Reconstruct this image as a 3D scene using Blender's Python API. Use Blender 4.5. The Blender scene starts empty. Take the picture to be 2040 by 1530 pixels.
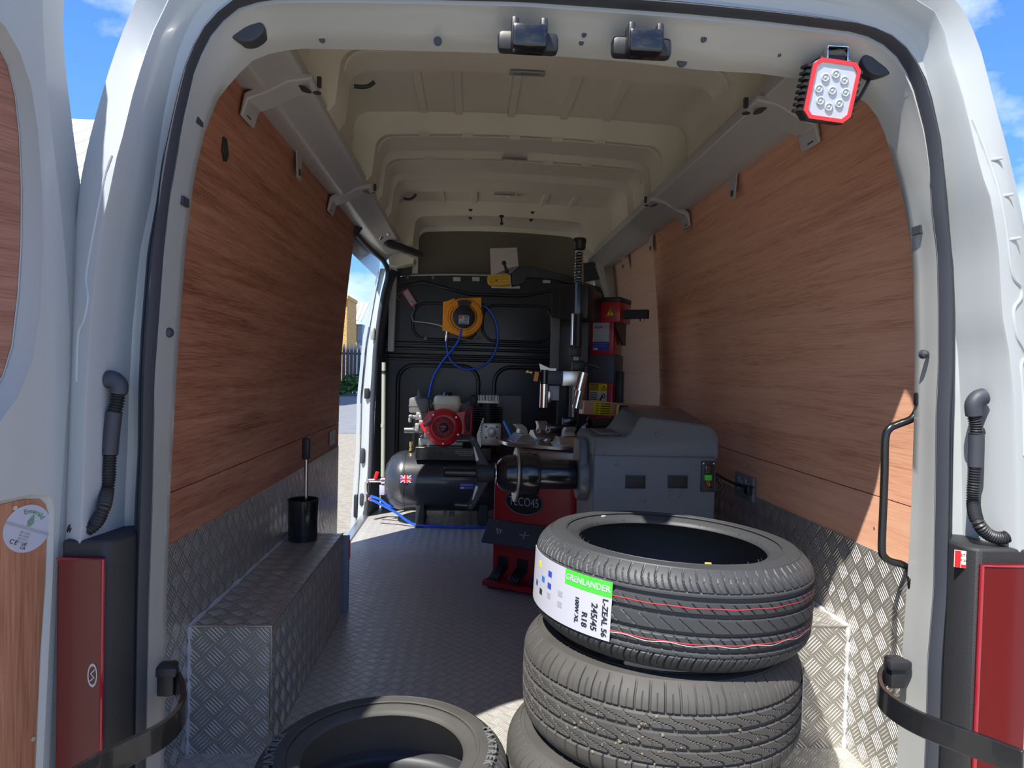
import bpy, bmesh, math, random
import numpy as np
from mathutils import Vector, Matrix
random.seed(7)
SC = bpy.context.scene
COL = SC.collection
PI = math.pi

# ------------------------------------------------------------------ camera
CAM_POS = (-0.178, -1.395, 1.068)
YAW, PITCH, ROLL = -0.0588, -0.0213, 0.0252
_f = Vector((-math.sin(YAW)*math.cos(PITCH), math.cos(YAW)*math.cos(PITCH), math.sin(PITCH)))
_r = Vector((math.cos(YAW), math.sin(YAW), 0)); _u = _r.cross(_f)
_r2 = _r*math.cos(ROLL) + _u*math.sin(ROLL); _u2 = _u*math.cos(ROLL) - _r*math.sin(ROLL)
cd = bpy.data.cameras.new('camera'); cam = bpy.data.objects.new('camera', cd); COL.objects.link(cam)
cd.sensor_fit = 'HORIZONTAL'; cd.sensor_width = 36.0; cd.lens = 1400.0/2040*36
cd.clip_start = 0.02; cd.clip_end = 500
cam.matrix_world = Matrix(((_r2.x, _u2.x, -_f.x, CAM_POS[0]), (_r2.y, _u2.y, -_f.y, CAM_POS[1]), (_r2.z, _u2.z, -_f.z, CAM_POS[2]), (0, 0, 0, 1)))
SC.camera = cam

# ------------------------------------------------------------------ world: blue sky with drifting cloud
SC.view_settings.view_transform = 'Standard'; SC.view_settings.look = 'None'
SC.view_settings.gamma = 1; SC.view_settings.exposure = 1.5; SC.view_settings.use_curve_mapping = False
W = bpy.data.worlds.new('sky'); SC.world = W; W.use_nodes = True
nt = W.node_tree; nt.nodes.clear()
def wn(t): return nt.nodes.new(t)
tc = wn('ShaderNodeTexCoord'); sep = wn('ShaderNodeSeparateXYZ'); nt.links.new(tc.outputs['Generated'], sep.inputs[0])
ramp = wn('ShaderNodeValToRGB'); nt.links.new(sep.outputs['Z'], ramp.inputs[0])
ramp.color_ramp.elements[0].position = 0.0; ramp.color_ramp.elements[0].color = (0.46, 0.66, 0.86, 1)
ramp.color_ramp.elements[1].position = 0.55; ramp.color_ramp.elements[1].color = (0.045, 0.15, 0.50, 1)
e = ramp.color_ramp.elements.new(0.14); e.color = (0.14, 0.35, 0.74, 1)
mp = wn('ShaderNodeMapping'); mp.inputs['Scale'].default_value = (3.2, 3.2, 5.5); mp.inputs['Location'].default_value = (0.35, 0.9, 0.2)
nt.links.new(tc.outputs['Generated'], mp.inputs[0])
nz = wn('ShaderNodeTexNoise'); nz.inputs['Scale'].default_value = 1.15; nz.inputs['Detail'].default_value = 7; nz.inputs['Roughness'].default_value = 0.55
nt.links.new(mp.outputs[0], nz.inputs['Vector'])
cr = wn('ShaderNodeValToRGB'); nt.links.new(nz.outputs['Fac'], cr.inputs[0])
cr.color_ramp.elements[0].position = 0.50; cr.color_ramp.elements[0].color = (0, 0, 0, 1)
cr.color_ramp.elements[1].position = 0.66; cr.color_ramp.elements[1].color = (1, 1, 1, 1)
mx = wn('ShaderNodeMixRGB'); nt.links.new(cr.outputs[0], mx.inputs[0]); nt.links.new(ramp.outputs[0], mx.inputs[1]); mx.inputs[2].default_value = (0.74, 0.79, 0.84, 1)
bg = wn('ShaderNodeBackground'); bg.inputs['Strength'].default_value = 0.62; nt.links.new(mx.outputs[0], bg.inputs[0])
wo = wn('ShaderNodeOutputWorld'); nt.links.new(bg.outputs[0], wo.inputs[0])

# ------------------------------------------------------------------ sun, high behind the van on its left
sd = bpy.data.lights.new('sun', 'SUN'); sd.energy = 3.3; sd.angle = math.radians(0.6); sd.color = (1.0, 0.95, 0.86)
sun = bpy.data.objects.new('sun', sd); COL.objects.link(sun)
sun.rotation_euler = Vector((0.41, 0.52, -1.0)).to_track_quat('-Z', 'Y').to_euler(); sun.location = (-4, -6, 8)

# ------------------------------------------------------------------ materials
def lin(c): c /= 255.0; return c/12.92 if c <= 0.04045 else ((c+0.055)/1.055)**2.4
def rgb(r, g, b): return (lin(r), lin(g), lin(b), 1)
def mat(name, col, rough=0.5, metal=0.0, spec=0.5, noise=0.0, nscale=8.0, bump=0.0, bscale=60.0, coat=0.0, trans=0.0, alpha=1.0, emit=None):
    m = bpy.data.materials.new(name); m.use_nodes = True
    n = m.node_tree; b = n.nodes['Principled BSDF']
    b.inputs['Base Color'].default_value = col; b.inputs['Roughness'].default_value = rough
    b.inputs['Metallic'].default_value = metal; b.inputs['Specular IOR Level'].default_value = spec
    b.inputs['Coat Weight'].default_value = coat; b.inputs['Transmission Weight'].default_value = trans
    b.inputs['Coat Roughness'].default_value = 0.05
    co = n.nodes.new('ShaderNodeTexCoord')
    if noise > 0:
        z = n.nodes.new('ShaderNodeTexNoise'); z.inputs['Scale'].default_value = nscale; z.inputs['Detail'].default_value = 5
        n.links.new(co.outputs['Object'], z.inputs['Vector'])
        r = n.nodes.new('ShaderNodeValToRGB'); n.links.new(z.outputs['Fac'], r.inputs[0])
        r.color_ramp.elements[0].position = 0.3; r.color_ramp.elements[1].position = 0.7
        r.color_ramp.elements[0].color = tuple(c*(1-noise) for c in col[:3])+(1,)
        r.color_ramp.elements[1].color = tuple(min(1, c*(1+noise)) for c in col[:3])+(1,)
        n.links.new(r.outputs[0], b.inputs['Base Color'])
    if bump > 0:
        z = n.nodes.new('ShaderNodeTexNoise'); z.inputs['Scale'].default_value = bscale; z.inputs['Detail'].default_value = 3
        n.links.new(co.outputs['Object'], z.inputs['Vector'])
        k = n.nodes.new('ShaderNodeBump'); k.inputs['Strength'].default_value = bump; k.inputs['Distance'].default_value = 0.002
        n.links.new(z.outputs['Fac'], k.inputs['Height']); n.links.new(k.outputs[0], b.inputs['Normal'])
    if emit:
        b.inputs['Emission Color'].default_value = emit[0]; b.inputs['Emission Strength'].default_value = emit[1]
    return m

def nmath(n, op, a, b=None):
    q = n.nodes.new('ShaderNodeMath'); q.operation = op
    for i, v in enumerate((a, b)):
        if v is None: continue
        if isinstance(v, (int, float)): q.inputs[i].default_value = v
        else: n.links.new(v, q.inputs[i])
    return q.outputs[0]

def plate_mat(name, col, rough, pitch=0.047, depth=0.0034, metal=0.93, flat_shade=0.56):
    """five-bar aluminium tread plate: groups of five short raised bars, neighbouring groups turned 90 degrees"""
    m = bpy.data.materials.new(name); m.use_nodes = True; n = m.node_tree; b = n.nodes['Principled BSDF']
    b.inputs['Metallic'].default_value = metal; b.inputs['Roughness'].default_value = rough; b.inputs['Base Color'].default_value = col
    uv = n.nodes.new('ShaderNodeUVMap'); s = n.nodes.new('ShaderNodeSeparateXYZ'); n.links.new(uv.outputs[0], s.inputs[0])
    k = 1.0/(math.sqrt(2)*pitch)
    a = nmath(n, 'MULTIPLY', nmath(n, 'ADD', s.outputs['X'], s.outputs['Y']), k)
    c = nmath(n, 'MULTIPLY', nmath(n, 'SUBTRACT', s.outputs['X'], s.outputs['Y']), k)
    fa, fc = nmath(n, 'FLOOR', a), nmath(n, 'FLOOR', c)
    par = nmath(n, 'FLOORED_MODULO', nmath(n, 'ADD', fa, fc), 2.0)
    la = nmath(n, 'SUBTRACT', nmath(n, 'SUBTRACT', a, fa), 0.5); lc = nmath(n, 'SUBTRACT', nmath(n, 'SUBTRACT', c, fc), 0.5)
    ipar = nmath(n, 'SUBTRACT', 1.0, par)
    al = nmath(n, 'ADD', nmath(n, 'MULTIPLY', la, par), nmath(n, 'MULTIPLY', lc, ipar))
    ac = nmath(n, 'ADD', nmath(n, 'MULTIPLY', lc, par), nmath(n, 'MULTIPLY', la, ipar))
    aal = nmath(n, 'ABSOLUTE', al)
    wave = nmath(n, 'COSINE', nmath(n, 'MULTIPLY', ac, 2*PI*5.4))
    taper = nmath(n, 'MULTIPLY', nmath(n, 'MULTIPLY', al, al), 3.0)
    hgt = nmath(n, 'SUBTRACT', wave, taper)
    inb = nmath(n, 'MULTIPLY', nmath(n, 'LESS_THAN', aal, 0.44), nmath(n, 'LESS_THAN', nmath(n, 'ABSOLUTE', ac), 0.46))
    mr = n.nodes.new('ShaderNodeMapRange'); mr.interpolation_type = 'SMOOTHSTEP'
    n.links.new(hgt, mr.inputs['Value']); mr.inputs['From Min'].default_value = -0.35; mr.inputs['From Max'].default_value = 0.75
    h = nmath(n, 'MULTIPLY', mr.outputs[0], inb)
    bp = n.nodes.new('ShaderNodeBump'); bp.inputs['Strength'].default_value = 1.0; bp.inputs['Distance'].default_value = depth
    n.links.new(h, bp.inputs['Height']); n.links.new(bp.outputs[0], b.inputs['Normal'])
    cm = n.nodes.new('ShaderNodeMixRGB'); n.links.new(h, cm.inputs[0]); cm.inputs[1].default_value = tuple(c*flat_shade for c in col[:3])+(1,); cm.inputs[2].default_value = tuple(min(1, c*1.2) for c in col[:3])+(1,)
    n.links.new(cm.outputs[0], b.inputs['Base Color'])     # metal glint painted into the colour: bars lightened, flat sheet darkened
    # handling marks: uneven roughness, flat sheet slightly rougher than the bars
    mxr = n.nodes.new('ShaderNodeMapRange'); n.links.new(h, mxr.inputs['Value'])
    z = n.nodes.new('ShaderNodeTexNoise'); z.inputs['Scale'].default_value = 9; z.inputs['Detail'].default_value = 6; n.links.new(uv.outputs[0], z.inputs['Vector'])
    mxr.inputs['To Min'].default_value = rough+0.12; mxr.inputs['To Max'].default_value = rough-0.06
    rr = nmath(n, 'ADD', mxr.outputs[0], nmath(n, 'MULTIPLY', nmath(n, 'SUBTRACT', z.outputs['Fac'], 0.5), 0.25))
    n.links.new(rr, b.inputs['Roughness'])
    return m

def wood_mat(name, c0, c1, c2, axis='Y', rough=0.5, fine=1.0):
    """sapele-faced ply: long streaks along one axis"""
    m = bpy.data.materials.new(name); m.use_nodes = True; n = m.node_tree; b = n.nodes['Principled BSDF']
    b.inputs['Roughness'].default_value = rough; b.inputs['Specular IOR Level'].default_value = 0.35
    co = n.nodes.new('ShaderNodeTexCoord')
    def streak(long, cross, det, dist=0.0):
        p = n.nodes.new('ShaderNodeMapping'); s = [cross]*3; s['XYZ'.index(axis)] = long; p.inputs['Scale'].default_value = s
        n.links.new(co.outputs['Object'], p.inputs[0])
        z = n.nodes.new('ShaderNodeTexNoise'); z.inputs['Scale'].default_value = 1; z.inputs['Detail'].default_value = det; z.inputs['Distortion'].default_value = dist
        n.links.new(p.outputs[0], z.inputs['Vector']); return z.outputs['Fac']
    a = streak(1.3*fine, 34*fine, 5, 0.5); f = streak(9*fine, 300*fine, 4); g = streak(0.5, 5, 2, 0.3)
    mixv = nmath(n, 'ADD', nmath(n, 'ADD', nmath(n, 'MULTIPLY', a, 0.42), nmath(n, 'MULTIPLY', f, 0.46)), nmath(n, 'MULTIPLY', g, 0.25))
    r = n.nodes.new('ShaderNodeValToRGB'); n.links.new(mixv, r.inputs[0])
    r.color_ramp.elements[0].position = 0.38; r.color_ramp.elements[0].color = c0
    r.color_ramp.elements[1].position = 0.72; r.color_ramp.elements[1].color = c2
    e = r.color_ramp.elements.new(0.54); e.color = c1
    n.links.new(r.outputs[0], b.inputs['Base Color'])
    k = n.nodes.new('ShaderNodeBump'); k.inputs['Strength'].default_value = 0.15; k.inputs['Distance'].default_value = 0.001
    n.links.new(f, k.inputs['Height']); n.links.new(k.outputs[0], b.inputs['Normal'])
    return m

M = {}
M['paint'] = mat('white_paint', rgb(172, 178, 182), 0.28, coat=0.4)
M['paint_in'] = mat('inner_white_paint', rgb(172, 174, 173), 0.35, coat=0.3)
M['primer'] = mat('cream_primer', rgb(226, 221, 205), 0.42, noise=0.05, nscale=3)
M['rail'] = mat('rail_grey_white', rgb(186, 187, 187), 0.35)
M['rubber'] = mat('seal_rubber', rgb(54, 58, 67), 0.55)
M['black'] = mat('black_plastic', rgb(38, 39, 43), 0.45)
M['blacktex'] = mat('black_textured_plastic', rgb(40, 41, 44), 0.6, bump=0.4, bscale=400)
M['gloss'] = mat('gloss_black', rgb(24, 25, 28), 0.22, coat=0.5)
M['bulk'] = mat('bulkhead_black_paint', rgb(34, 36, 42), 0.30, noise=0.15, nscale=4)
M['overhead'] = mat('overhead_grey_panel', rgb(112, 108, 96), 0.7)
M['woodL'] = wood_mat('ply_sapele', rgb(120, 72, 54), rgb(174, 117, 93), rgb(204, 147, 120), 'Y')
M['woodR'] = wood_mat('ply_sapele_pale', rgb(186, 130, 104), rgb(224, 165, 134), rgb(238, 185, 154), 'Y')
M['woodP'] = wood_mat('ply_sunlit_front', rgb(214, 172, 148), rgb(224, 184, 160), rgb(232, 194, 170), 'Y')  # sunlight on the front board is put into this paler colour
M['woodV'] = wood_mat('ply_upright_grain', rgb(124, 78, 56), rgb(160, 108, 82), rgb(184, 132, 104), 'Z')
M['woodX'] = wood_mat('ply_door_board', rgb(116, 72, 56), rgb(154, 106, 88), rgb(178, 130, 110), 'X')
M['plate'] = plate_mat('tread_plate', (0.95, 0.90, 0.81, 1), 0.30, metal=0.56, flat_shade=0.40, depth=0.006)
M['platef'] = plate_mat('tread_plate_floor', (1.0, 0.95, 0.88, 1), 0.38, pitch=0.036, metal=0.36, flat_shade=0.48, depth=0.006)
M['sealant'] = mat('grey_sealant', rgb(190, 192, 196), 0.55, bump=0.6, bscale=120)
M['alu'] = mat('aluminium', (0.75, 0.74, 0.72, 1), 0.3, 1.0)
M['steel'] = mat('steel', (0.6, 0.6, 0.6, 1), 0.25, 1.0)
M['chrome'] = mat('chrome', (0.85, 0.83, 0.80, 1), 0.10, 1.0)
M['castalu'] = mat('cast_aluminium', (0.62, 0.60, 0.56, 1), 0.42, 0.9)
M['brass'] = mat('brass', (0.75, 0.55, 0.22, 1), 0.3, 1.0)
M['redm'] = mat('machine_red', rgb(172, 24, 38), 0.35, coat=0.2)
M['redeng'] = mat('engine_red', rgb(200, 22, 40), 0.3, coat=0.3)
M['slate'] = mat('slate_grey_coating', rgb(70, 78, 92), 0.5)
M['cab'] = mat('graphite_grey_coating', rgb(98, 104, 112), 0.42, bump=0.5, bscale=450)
M['cover'] = mat('graphite_plastic', rgb(92, 95, 100), 0.4)
M['tyre'] = mat('tyre_rubber', rgb(56, 58, 61), 0.55, noise=0.12, nscale=5)
M['tyred'] = mat('dusty_tyre_rubber', rgb(68, 67, 65), 0.7, noise=0.14, nscale=9)
M['tyrei'] = mat('tyre_inner', rgb(40, 42, 48), 0.5)
M['tyreletter'] = mat('tyre_raised_letters', rgb(104, 106, 108), 0.6)
M['white'] = mat('white_label', rgb(176, 178, 192), 0.45)
M['paper'] = mat('paper', rgb(205, 200, 196), 0.7)
M['ink'] = mat('black_ink', rgb(30, 30, 34), 0.6)
M['green'] = mat('label_green', rgb(70, 205, 60), 0.45)
M['dkgreen'] = mat('dark_green_ink', rgb(60, 130, 80), 0.5)
M['greyink'] = mat('grey_ink', rgb(150, 156, 162), 0.5)
M['blue'] = mat('label_blue', rgb(50, 70, 170), 0.45)
M['hose'] = mat('blue_airline', rgb(30, 90, 215), 0.3)
M['yellow'] = mat('yellow_plastic', rgb(226, 180, 20), 0.4)
M['reel'] = mat('reel_orange_yellow', rgb(240, 150, 10), 0.4)
M['ylabel'] = mat('warning_yellow', rgb(226, 206, 20), 0.45)
M['redline'] = mat('red_marking_paint', rgb(205, 60, 66), 0.6)
M['whiteline'] = mat('white_marking_paint', rgb(190, 190, 190), 0.6)
M['red'] = mat('bright_red', rgb(205, 24, 28), 0.35)
M['bezel'] = mat('bezel_red', rgb(235, 60, 66), 0.35)
M['lens'] = mat('frosted_lens', rgb(196, 204, 214), 0.25, coat=0.4)
M['led'] = mat('led_cup', rgb(186, 194, 198), 0.3, coat=0.3)
M['lamp'] = mat('tail_lamp_red', rgb(92, 8, 20), 0.2, coat=0.25)
M['lampedge'] = mat('tail_lamp_edge', rgb(150, 26, 44), 0.15, coat=0.8)
M['cream'] = mat('fuel_tank_cream', rgb(226, 220, 192), 0.35)
M['greyp'] = mat('grey_plastic', rgb(112, 112, 112), 0.45)
M['pipe'] = mat('pipe_grey_green', rgb(160, 165, 150), 0.5)
M['asphalt'] = mat('asphalt', rgb(138, 133, 120), 0.9, noise=0.2, nscale=14, bump=0.5, bscale=90)
M['road'] = mat('dark_road', rgb(116, 120, 124), 0.85, noise=0.12, nscale=3)
M['fence'] = mat('galvanised_fence', rgb(82, 88, 94), 0.6)
M['roofw'] = mat('pale_roof_sheet', rgb(216, 214, 196), 0.6)
M['wallb'] = mat('blue_grey_wall', rgb(130, 150, 168), 0.7)
M['leaf'] = mat('leaf_green', rgb(70, 104, 48), 0.7, noise=0.3, nscale=30)
M['blueh'] = mat('brush_blue', rgb(40, 120, 190), 0.4)
M['orange'] = mat('orange_wire', rgb(230, 90, 40), 0.5)
M['socket'] = mat('socket_grey', rgb(120, 124, 130), 0.5)
M['card'] = mat('card_grey_blue', rgb(130, 140, 160), 0.6)

def brick_mat():
    m = bpy.data.materials.new('yellow_brick'); m.use_nodes = True; n = m.node_tree; b = n.nodes['Principled BSDF']
    uv = n.nodes.new('ShaderNodeUVMap'); t = n.nodes.new('ShaderNodeTexBrick'); n.links.new(uv.outputs[0], t.inputs['Vector'])
    t.inputs['Color1'].default_value = rgb(214, 172, 104); t.inputs['Color2'].default_value = rgb(196, 150, 84); t.inputs['Mortar'].default_value = rgb(150, 120, 80)
    t.inputs['Scale'].default_value = 1.6; t.inputs['Mortar Size'].default_value = 0.02; b.inputs['Roughness'].default_value = 0.9
    n.links.new(t.outputs[0], b.inputs['Base Color']); return m
M['brick'] = brick_mat()

# ------------------------------------------------------------------ mesh building helpers
def V(*a): return Vector(a[0]) if len(a) == 1 else Vector(a)
def basis(o):
    m = Matrix.Identity(4)
    while o is not None:
        m = o.matrix_basis @ m; o = o.parent
    return m
def frame_of(d):
    d = Vector(d).normalized(); up = Vector((0, 0, 1)) if abs(d.z) < 0.95 else Vector((0, 1, 0))
    x = up.cross(d).normalized(); return x, d.cross(x)
class MB:
    def __init__(s): s.v = []; s.f = []
    def add(s, vs, fs, T=None):
        o = len(s.v)
        s.v += [tuple(T @ Vector(p)) if T is not None else tuple(p) for p in vs]
        s.f += [tuple(i+o for i in f) for f in fs]; return s
    def box(s, c, size, rz=0.0, rx=0.0, ry=0.0, T=None):
        x, y, z = (k/2 for k in size)
        vs = [(a, b, d) for d in (-z, z) for b in (-y, y) for a in (-x, x)]
        R = Matrix.Translation(c) @ Matrix.Rotation(rz, 4, 'Z') @ Matrix.Rotation(ry, 4, 'Y') @ Matrix.Rotation(rx, 4, 'X')
        if T is not None: R = T @ R
        return s.add(vs, [(0, 2, 3, 1), (4, 5, 7, 6), (0, 1, 5, 4), (2, 6, 7, 3), (0, 4, 6, 2), (1, 3, 7, 5)], R)
    def rbox(s, c, size, r=0.01, rz=0.0, rx=0.0, ry=0.0, T=None, seg=2):
        """box with rounded edges"""
        b = bmesh.new(); bmesh.ops.create_cube(b, size=1)
        for v in b.verts: v.co = Vector((v.co.x*size[0], v.co.y*size[1], v.co.z*size[2]))
        bmesh.ops.bevel(b, geom=list(b.edges), offset=min(r, min(size)*0.45), segments=seg, profile=0.5, affect='EDGES')
        b.verts.index_update()
        R = Matrix.Translation(c) @ Matrix.Rotation(rz, 4, 'Z') @ Matrix.Rotation(ry, 4, 'Y') @ Matrix.Rotation(rx, 4, 'X')
        if T is not None: R = T @ R
        s.add([v.co for v in b.verts], [[v.index for v in f.verts] for f in b.faces], R); b.free(); return s
    def rings(s, rings, closed=True, cap=True, T=None):
        n = len(rings[0]); vs = [p for r in rings for p in r]; fs = []
        for i in range(len(rings)-1):
            for j in range(n if closed else n-1):
                k = (j+1) % n; fs.append((i*n+j, i*n+k, (i+1)*n+k, (i+1)*n+j))
        if cap and closed:
            fs.append(tuple(reversed(range(n)))); fs.append(tuple((len(rings)-1)*n+j for j in range(n)))
        return s.add(vs, fs, T)
    def cyl(s, p0, p1, r0, r1=None, n=24, T=None):
        r1 = r0 if r1 is None else r1; p0, p1 = V(p0), V(p1); x, y = frame_of(p1-p0)
        R = [[p+x*(r*math.cos(2*PI*i/n))+y*(r*math.sin(2*PI*i/n)) for i in range(n)] for p, r in ((p0, r0), (p1, r1))]
        return s.rings(R, T=T)
    def lathe(s, prof, o, axis=(0, 0, 1), n=40, T=None, cap=True):
        """prof: (radius, distance along axis)"""
        o, a = V(o), V(axis).normalized(); x, y = frame_of(a)
        R = [[o+a*h+x*(r*math.cos(2*PI*i/n))+y*(r*math.sin(2*PI*i/n)) for i in range(n)] for r, h in prof]
        return s.rings(R, cap=cap, T=T)
    def ring(s, o, axis, R, r, n=48, m=10, T=None):
        o, a = V(o), V(axis).normalized(); x, y = frame_of(a); vs = []; fs = []
        for i in range(n):
            d = x*math.cos(2*PI*i/n)+y*math.sin(2*PI*i/n)
            for j in range(m): vs.append(o+d*(R+r*math.cos(2*PI*j/m))+a*(r*math.sin(2*PI*j/m)))
        for i in range(n):
            for j in range(m):
                k, l = (i+1) % n, (j+1) % m; fs.append((i*m+j, k*m+j, k*m+l, i*m+l))
        return s.add(vs, fs, T)
    def tube(s, pts, r, n=10, T=None, smooth=0, flat=None):
        pts = [V(p) for p in pts]
        if smooth: pts = catmull(pts, smooth)
        rr = r if callable(r) else (lambda t: r)
        R = []; px = None
        for i, p in enumerate(pts):
            d = (pts[min(i+1, len(pts)-1)]-pts[max(i-1, 0)]).normalized()
            if px is None: px, _ = frame_of(d)
            px = (px-d*px.dot(d)).normalized(); py = d.cross(px); q = rr(i/(len(pts)-1))
            R.append([p+px*(q*math.cos(2*PI*k/n))+py*(q*math.sin(2*PI*k/n)) for k in range(n)])
        return s.rings(R, T=T)
    def prism(s, poly, axis, a0, a1, T=None):
        """poly of 2-D points extruded along axis; for axis x points are (y,z), y: (x,z), z: (x,y)"""
        def pt(p, a): return {'x': (a, p[0], p[1]), 'y': (p[0], a, p[1]), 'z': (p[0], p[1], a)}[axis]
        return s.rings([[pt(p, a0) for p in poly], [pt(p, a1) for p in poly]], T=T)
    def build(s, name, m, parent=None, smooth=40, bevel=0.0, uv=False, local=False, label=None, kind=None):
        me = bpy.data.meshes.new(name)
        inv = Matrix.Identity(4) if (parent is None or local) else basis(parent).inverted()
        if parent is not None and not local: vs = [tuple(inv @ Vector(p)) for p in s.v]
        else: vs = s.v
        me.from_pydata([tuple(p) for p in vs], [], s.f); me.update()
        b = bmesh.new(); b.from_mesh(me); bmesh.ops.recalc_face_normals(b, faces=b.faces[:]); b.to_mesh(me); b.free()
        me.materials.append(m)
        if uv: planar_uv(me)
        if smooth:
            me.polygons.foreach_set('use_smooth', [True]*len(me.polygons)); me.set_sharp_from_angle(angle=math.radians(smooth))
        o = bpy.data.objects.new(name, me); COL.objects.link(o)
        if parent is not None: o.parent = parent
        if bevel:
            bv = o.modifiers.new('bevel', 'BEVEL'); bv.width = bevel; bv.segments = 2; bv.limit_method = 'ANGLE'; bv.angle_limit = math.radians(40); bv.harden_normals = False
        if label: o['label'] = label
        if kind: o['kind'] = kind
        return o
def planar_uv(me):
    l = me.uv_layers.new(name='UVMap')
    for p in me.polygons:
        n = p.normal; a = max(range(3), key=lambda i: abs(n[i]))
        for li in p.loop_indices:
            c = me.vertices[me.loops[li].vertex_index].co
            l.data[li].uv = ((c.y, c.z), (c.x, c.z), (c.x, c.y))[a]
def catmull(pts, k):
    out = []
    for i in range(len(pts)-1):
        p0, p1, p2, p3 = pts[max(i-1, 0)], pts[i], pts[i+1], pts[min(i+2, len(pts)-1)]
        for j in range(k):
            t = j/k
            out.append(0.5*((2*p1)+(p2-p0)*t+(2*p0-5*p1+4*p2-p3)*t*t+(3*p1-p0-3*p2+p3)*t**3))
    out.append(pts[-1]); return out
def rrect(x0, y0, x1, y1, r, k=5):
    out = []
    for cx, cy, a in ((x1-r, y1-r, 0), (x0+r, y1-r, 90), (x0+r, y0+r, 180), (x1-r, y0+r, 270)):
        for i in range(k+1):
            t = math.radians(a+90*i/k); out.append((cx+r*math.cos(t), cy+r*math.sin(t)))
    return out
def thing(name, label, cat, loc=(0, 0, 0), rz=0.0, group=None):
    o = bpy.data.objects.new(name, None); COL.objects.link(o); o.location = loc; o.rotation_euler = (0, 0, rz); o.empty_display_size = 0.05
    o['label'] = label; o['category'] = cat
    if group: o['group'] = group
    return o
def tag(o, label, cat, group=None):
    o['label'] = label; o['category'] = cat
    if group: o['group'] = group
    return o
def struct(o): o['kind'] = 'structure'; return o
FONT = None
def text(s, size, m, T, parent=None, name='lettering', fit=None, local=False, extrude=0.0003, warp=None, shear=0.0, align='CENTER', spacing=1.0, bold=0.0):
    """raised lettering as mesh; T places the text plane, warp bends it"""
    cu = bpy.data.curves.new(name, 'FONT'); cu.body = s; cu.size = size; cu.align_x = align; cu.align_y = 'CENTER'
    cu.extrude = extrude; cu.shear = shear; cu.space_character = spacing; cu.offset = bold; cu.resolution_u = 3
    t = bpy.data.objects.new(name, cu); COL.objects.link(t)
    dg = bpy.context.evaluated_depsgraph_get(); me = bpy.data.meshes.new_from_object(t.evaluated_get(dg))
    bpy.data.objects.remove(t); bpy.data.curves.remove(cu)
    me.name = name
    inv = Matrix.Identity(4) if (parent is None or local) else basis(parent).inverted()
    k = 1.0
    if fit:
        xs = [v.co.x for v in me.vertices]; k = fit/(max(xs)-min(xs))
    for v in me.vertices:
        p = v.co.copy(); p.x *= k
        p = warp(p) if warp else T @ p
        v.co = inv @ p
    me.materials.clear(); me.materials.append(m); me.update()
    o = bpy.data.objects.new(name, me); COL.objects.link(o)
    if parent is not None: o.parent = parent
    return o
def facing(o, right, up):
    """matrix of a text plane at o whose x runs along right and y along up"""
    r = V(right).normalized(); u = V(up); u = (u-r*u.dot(r)).normalized(); n = r.cross(u)
    return Matrix(((r.x, u.x, n.x, o[0]), (r.y, u.y, n.y, o[1]), (r.z, u.z, n.z, o[2]), (0, 0, 0, 1)))

# ================================================================== THE VAN'S LOAD SPACE
PROF = [(0.93, 0.0), (0.93, 0.60), (0.928, 0.97), (0.915, 1.22), (0.90, 1.43), (0.882, 1.62), (0.864, 1.78), (0.835, 1.97)]
def prof_x(z):
    for (x0, z0), (x1, z1) in zip(PROF, PROF[1:]):
        if z <= z1: return x0+(x1-x0)*(z-z0)/(z1-z0)
    return PROF[-1][0]
def side_sheet(side, y0, y1, z0, z1, t=0.012, off=0.0, ny=2):
    zs = [z0]+[z for _, z in PROF if z0 < z < z1]+[z1]; m = MB()
    sec = [(side*(prof_x(z)+off), z) for z in zs]+[(side*(prof_x(z)+off+t), z) for z in reversed(zs)]
    return m.rings([[(x, y0+(y1-y0)*i/ny, z) for x, z in sec] for i in range(ny+1)])

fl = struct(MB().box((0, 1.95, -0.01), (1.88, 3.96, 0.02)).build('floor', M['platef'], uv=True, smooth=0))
# left side: two ply sheets above the tread-plate kick strip
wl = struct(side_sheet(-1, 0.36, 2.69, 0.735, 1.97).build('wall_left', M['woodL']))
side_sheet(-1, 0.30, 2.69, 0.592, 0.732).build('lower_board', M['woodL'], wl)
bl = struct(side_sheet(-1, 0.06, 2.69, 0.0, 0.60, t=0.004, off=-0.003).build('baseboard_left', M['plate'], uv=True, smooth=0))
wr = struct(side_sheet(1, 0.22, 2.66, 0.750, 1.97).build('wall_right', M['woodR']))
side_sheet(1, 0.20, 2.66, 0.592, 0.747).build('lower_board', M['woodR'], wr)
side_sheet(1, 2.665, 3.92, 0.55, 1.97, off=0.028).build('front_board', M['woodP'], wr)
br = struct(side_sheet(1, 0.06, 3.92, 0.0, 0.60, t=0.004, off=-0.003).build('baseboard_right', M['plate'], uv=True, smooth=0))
# screw heads on the ply
for sd_, ys in ((-1, (0.5, 1.1, 1.7, 2.3)), (1, (0.45, 1.05, 1.65, 2.25))):
    for zz in (0.66, 1.0, 1.5):
        for y in ys:
            m = MB(); x = prof_x(zz)
            m.cyl((sd_*(x+0.001), y, zz), (sd_*(x-0.0012), y, zz), 0.004, n=10)
            m.build('screw', M['castalu'], wl if sd_ < 0 else wr)
# sill strip along the side door
struct(MB().box((-0.905, 3.16, 0.004), (0.05, 0.94, 0.012)).build('trim_1', M['alu'], bevel=0.003))

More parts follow.
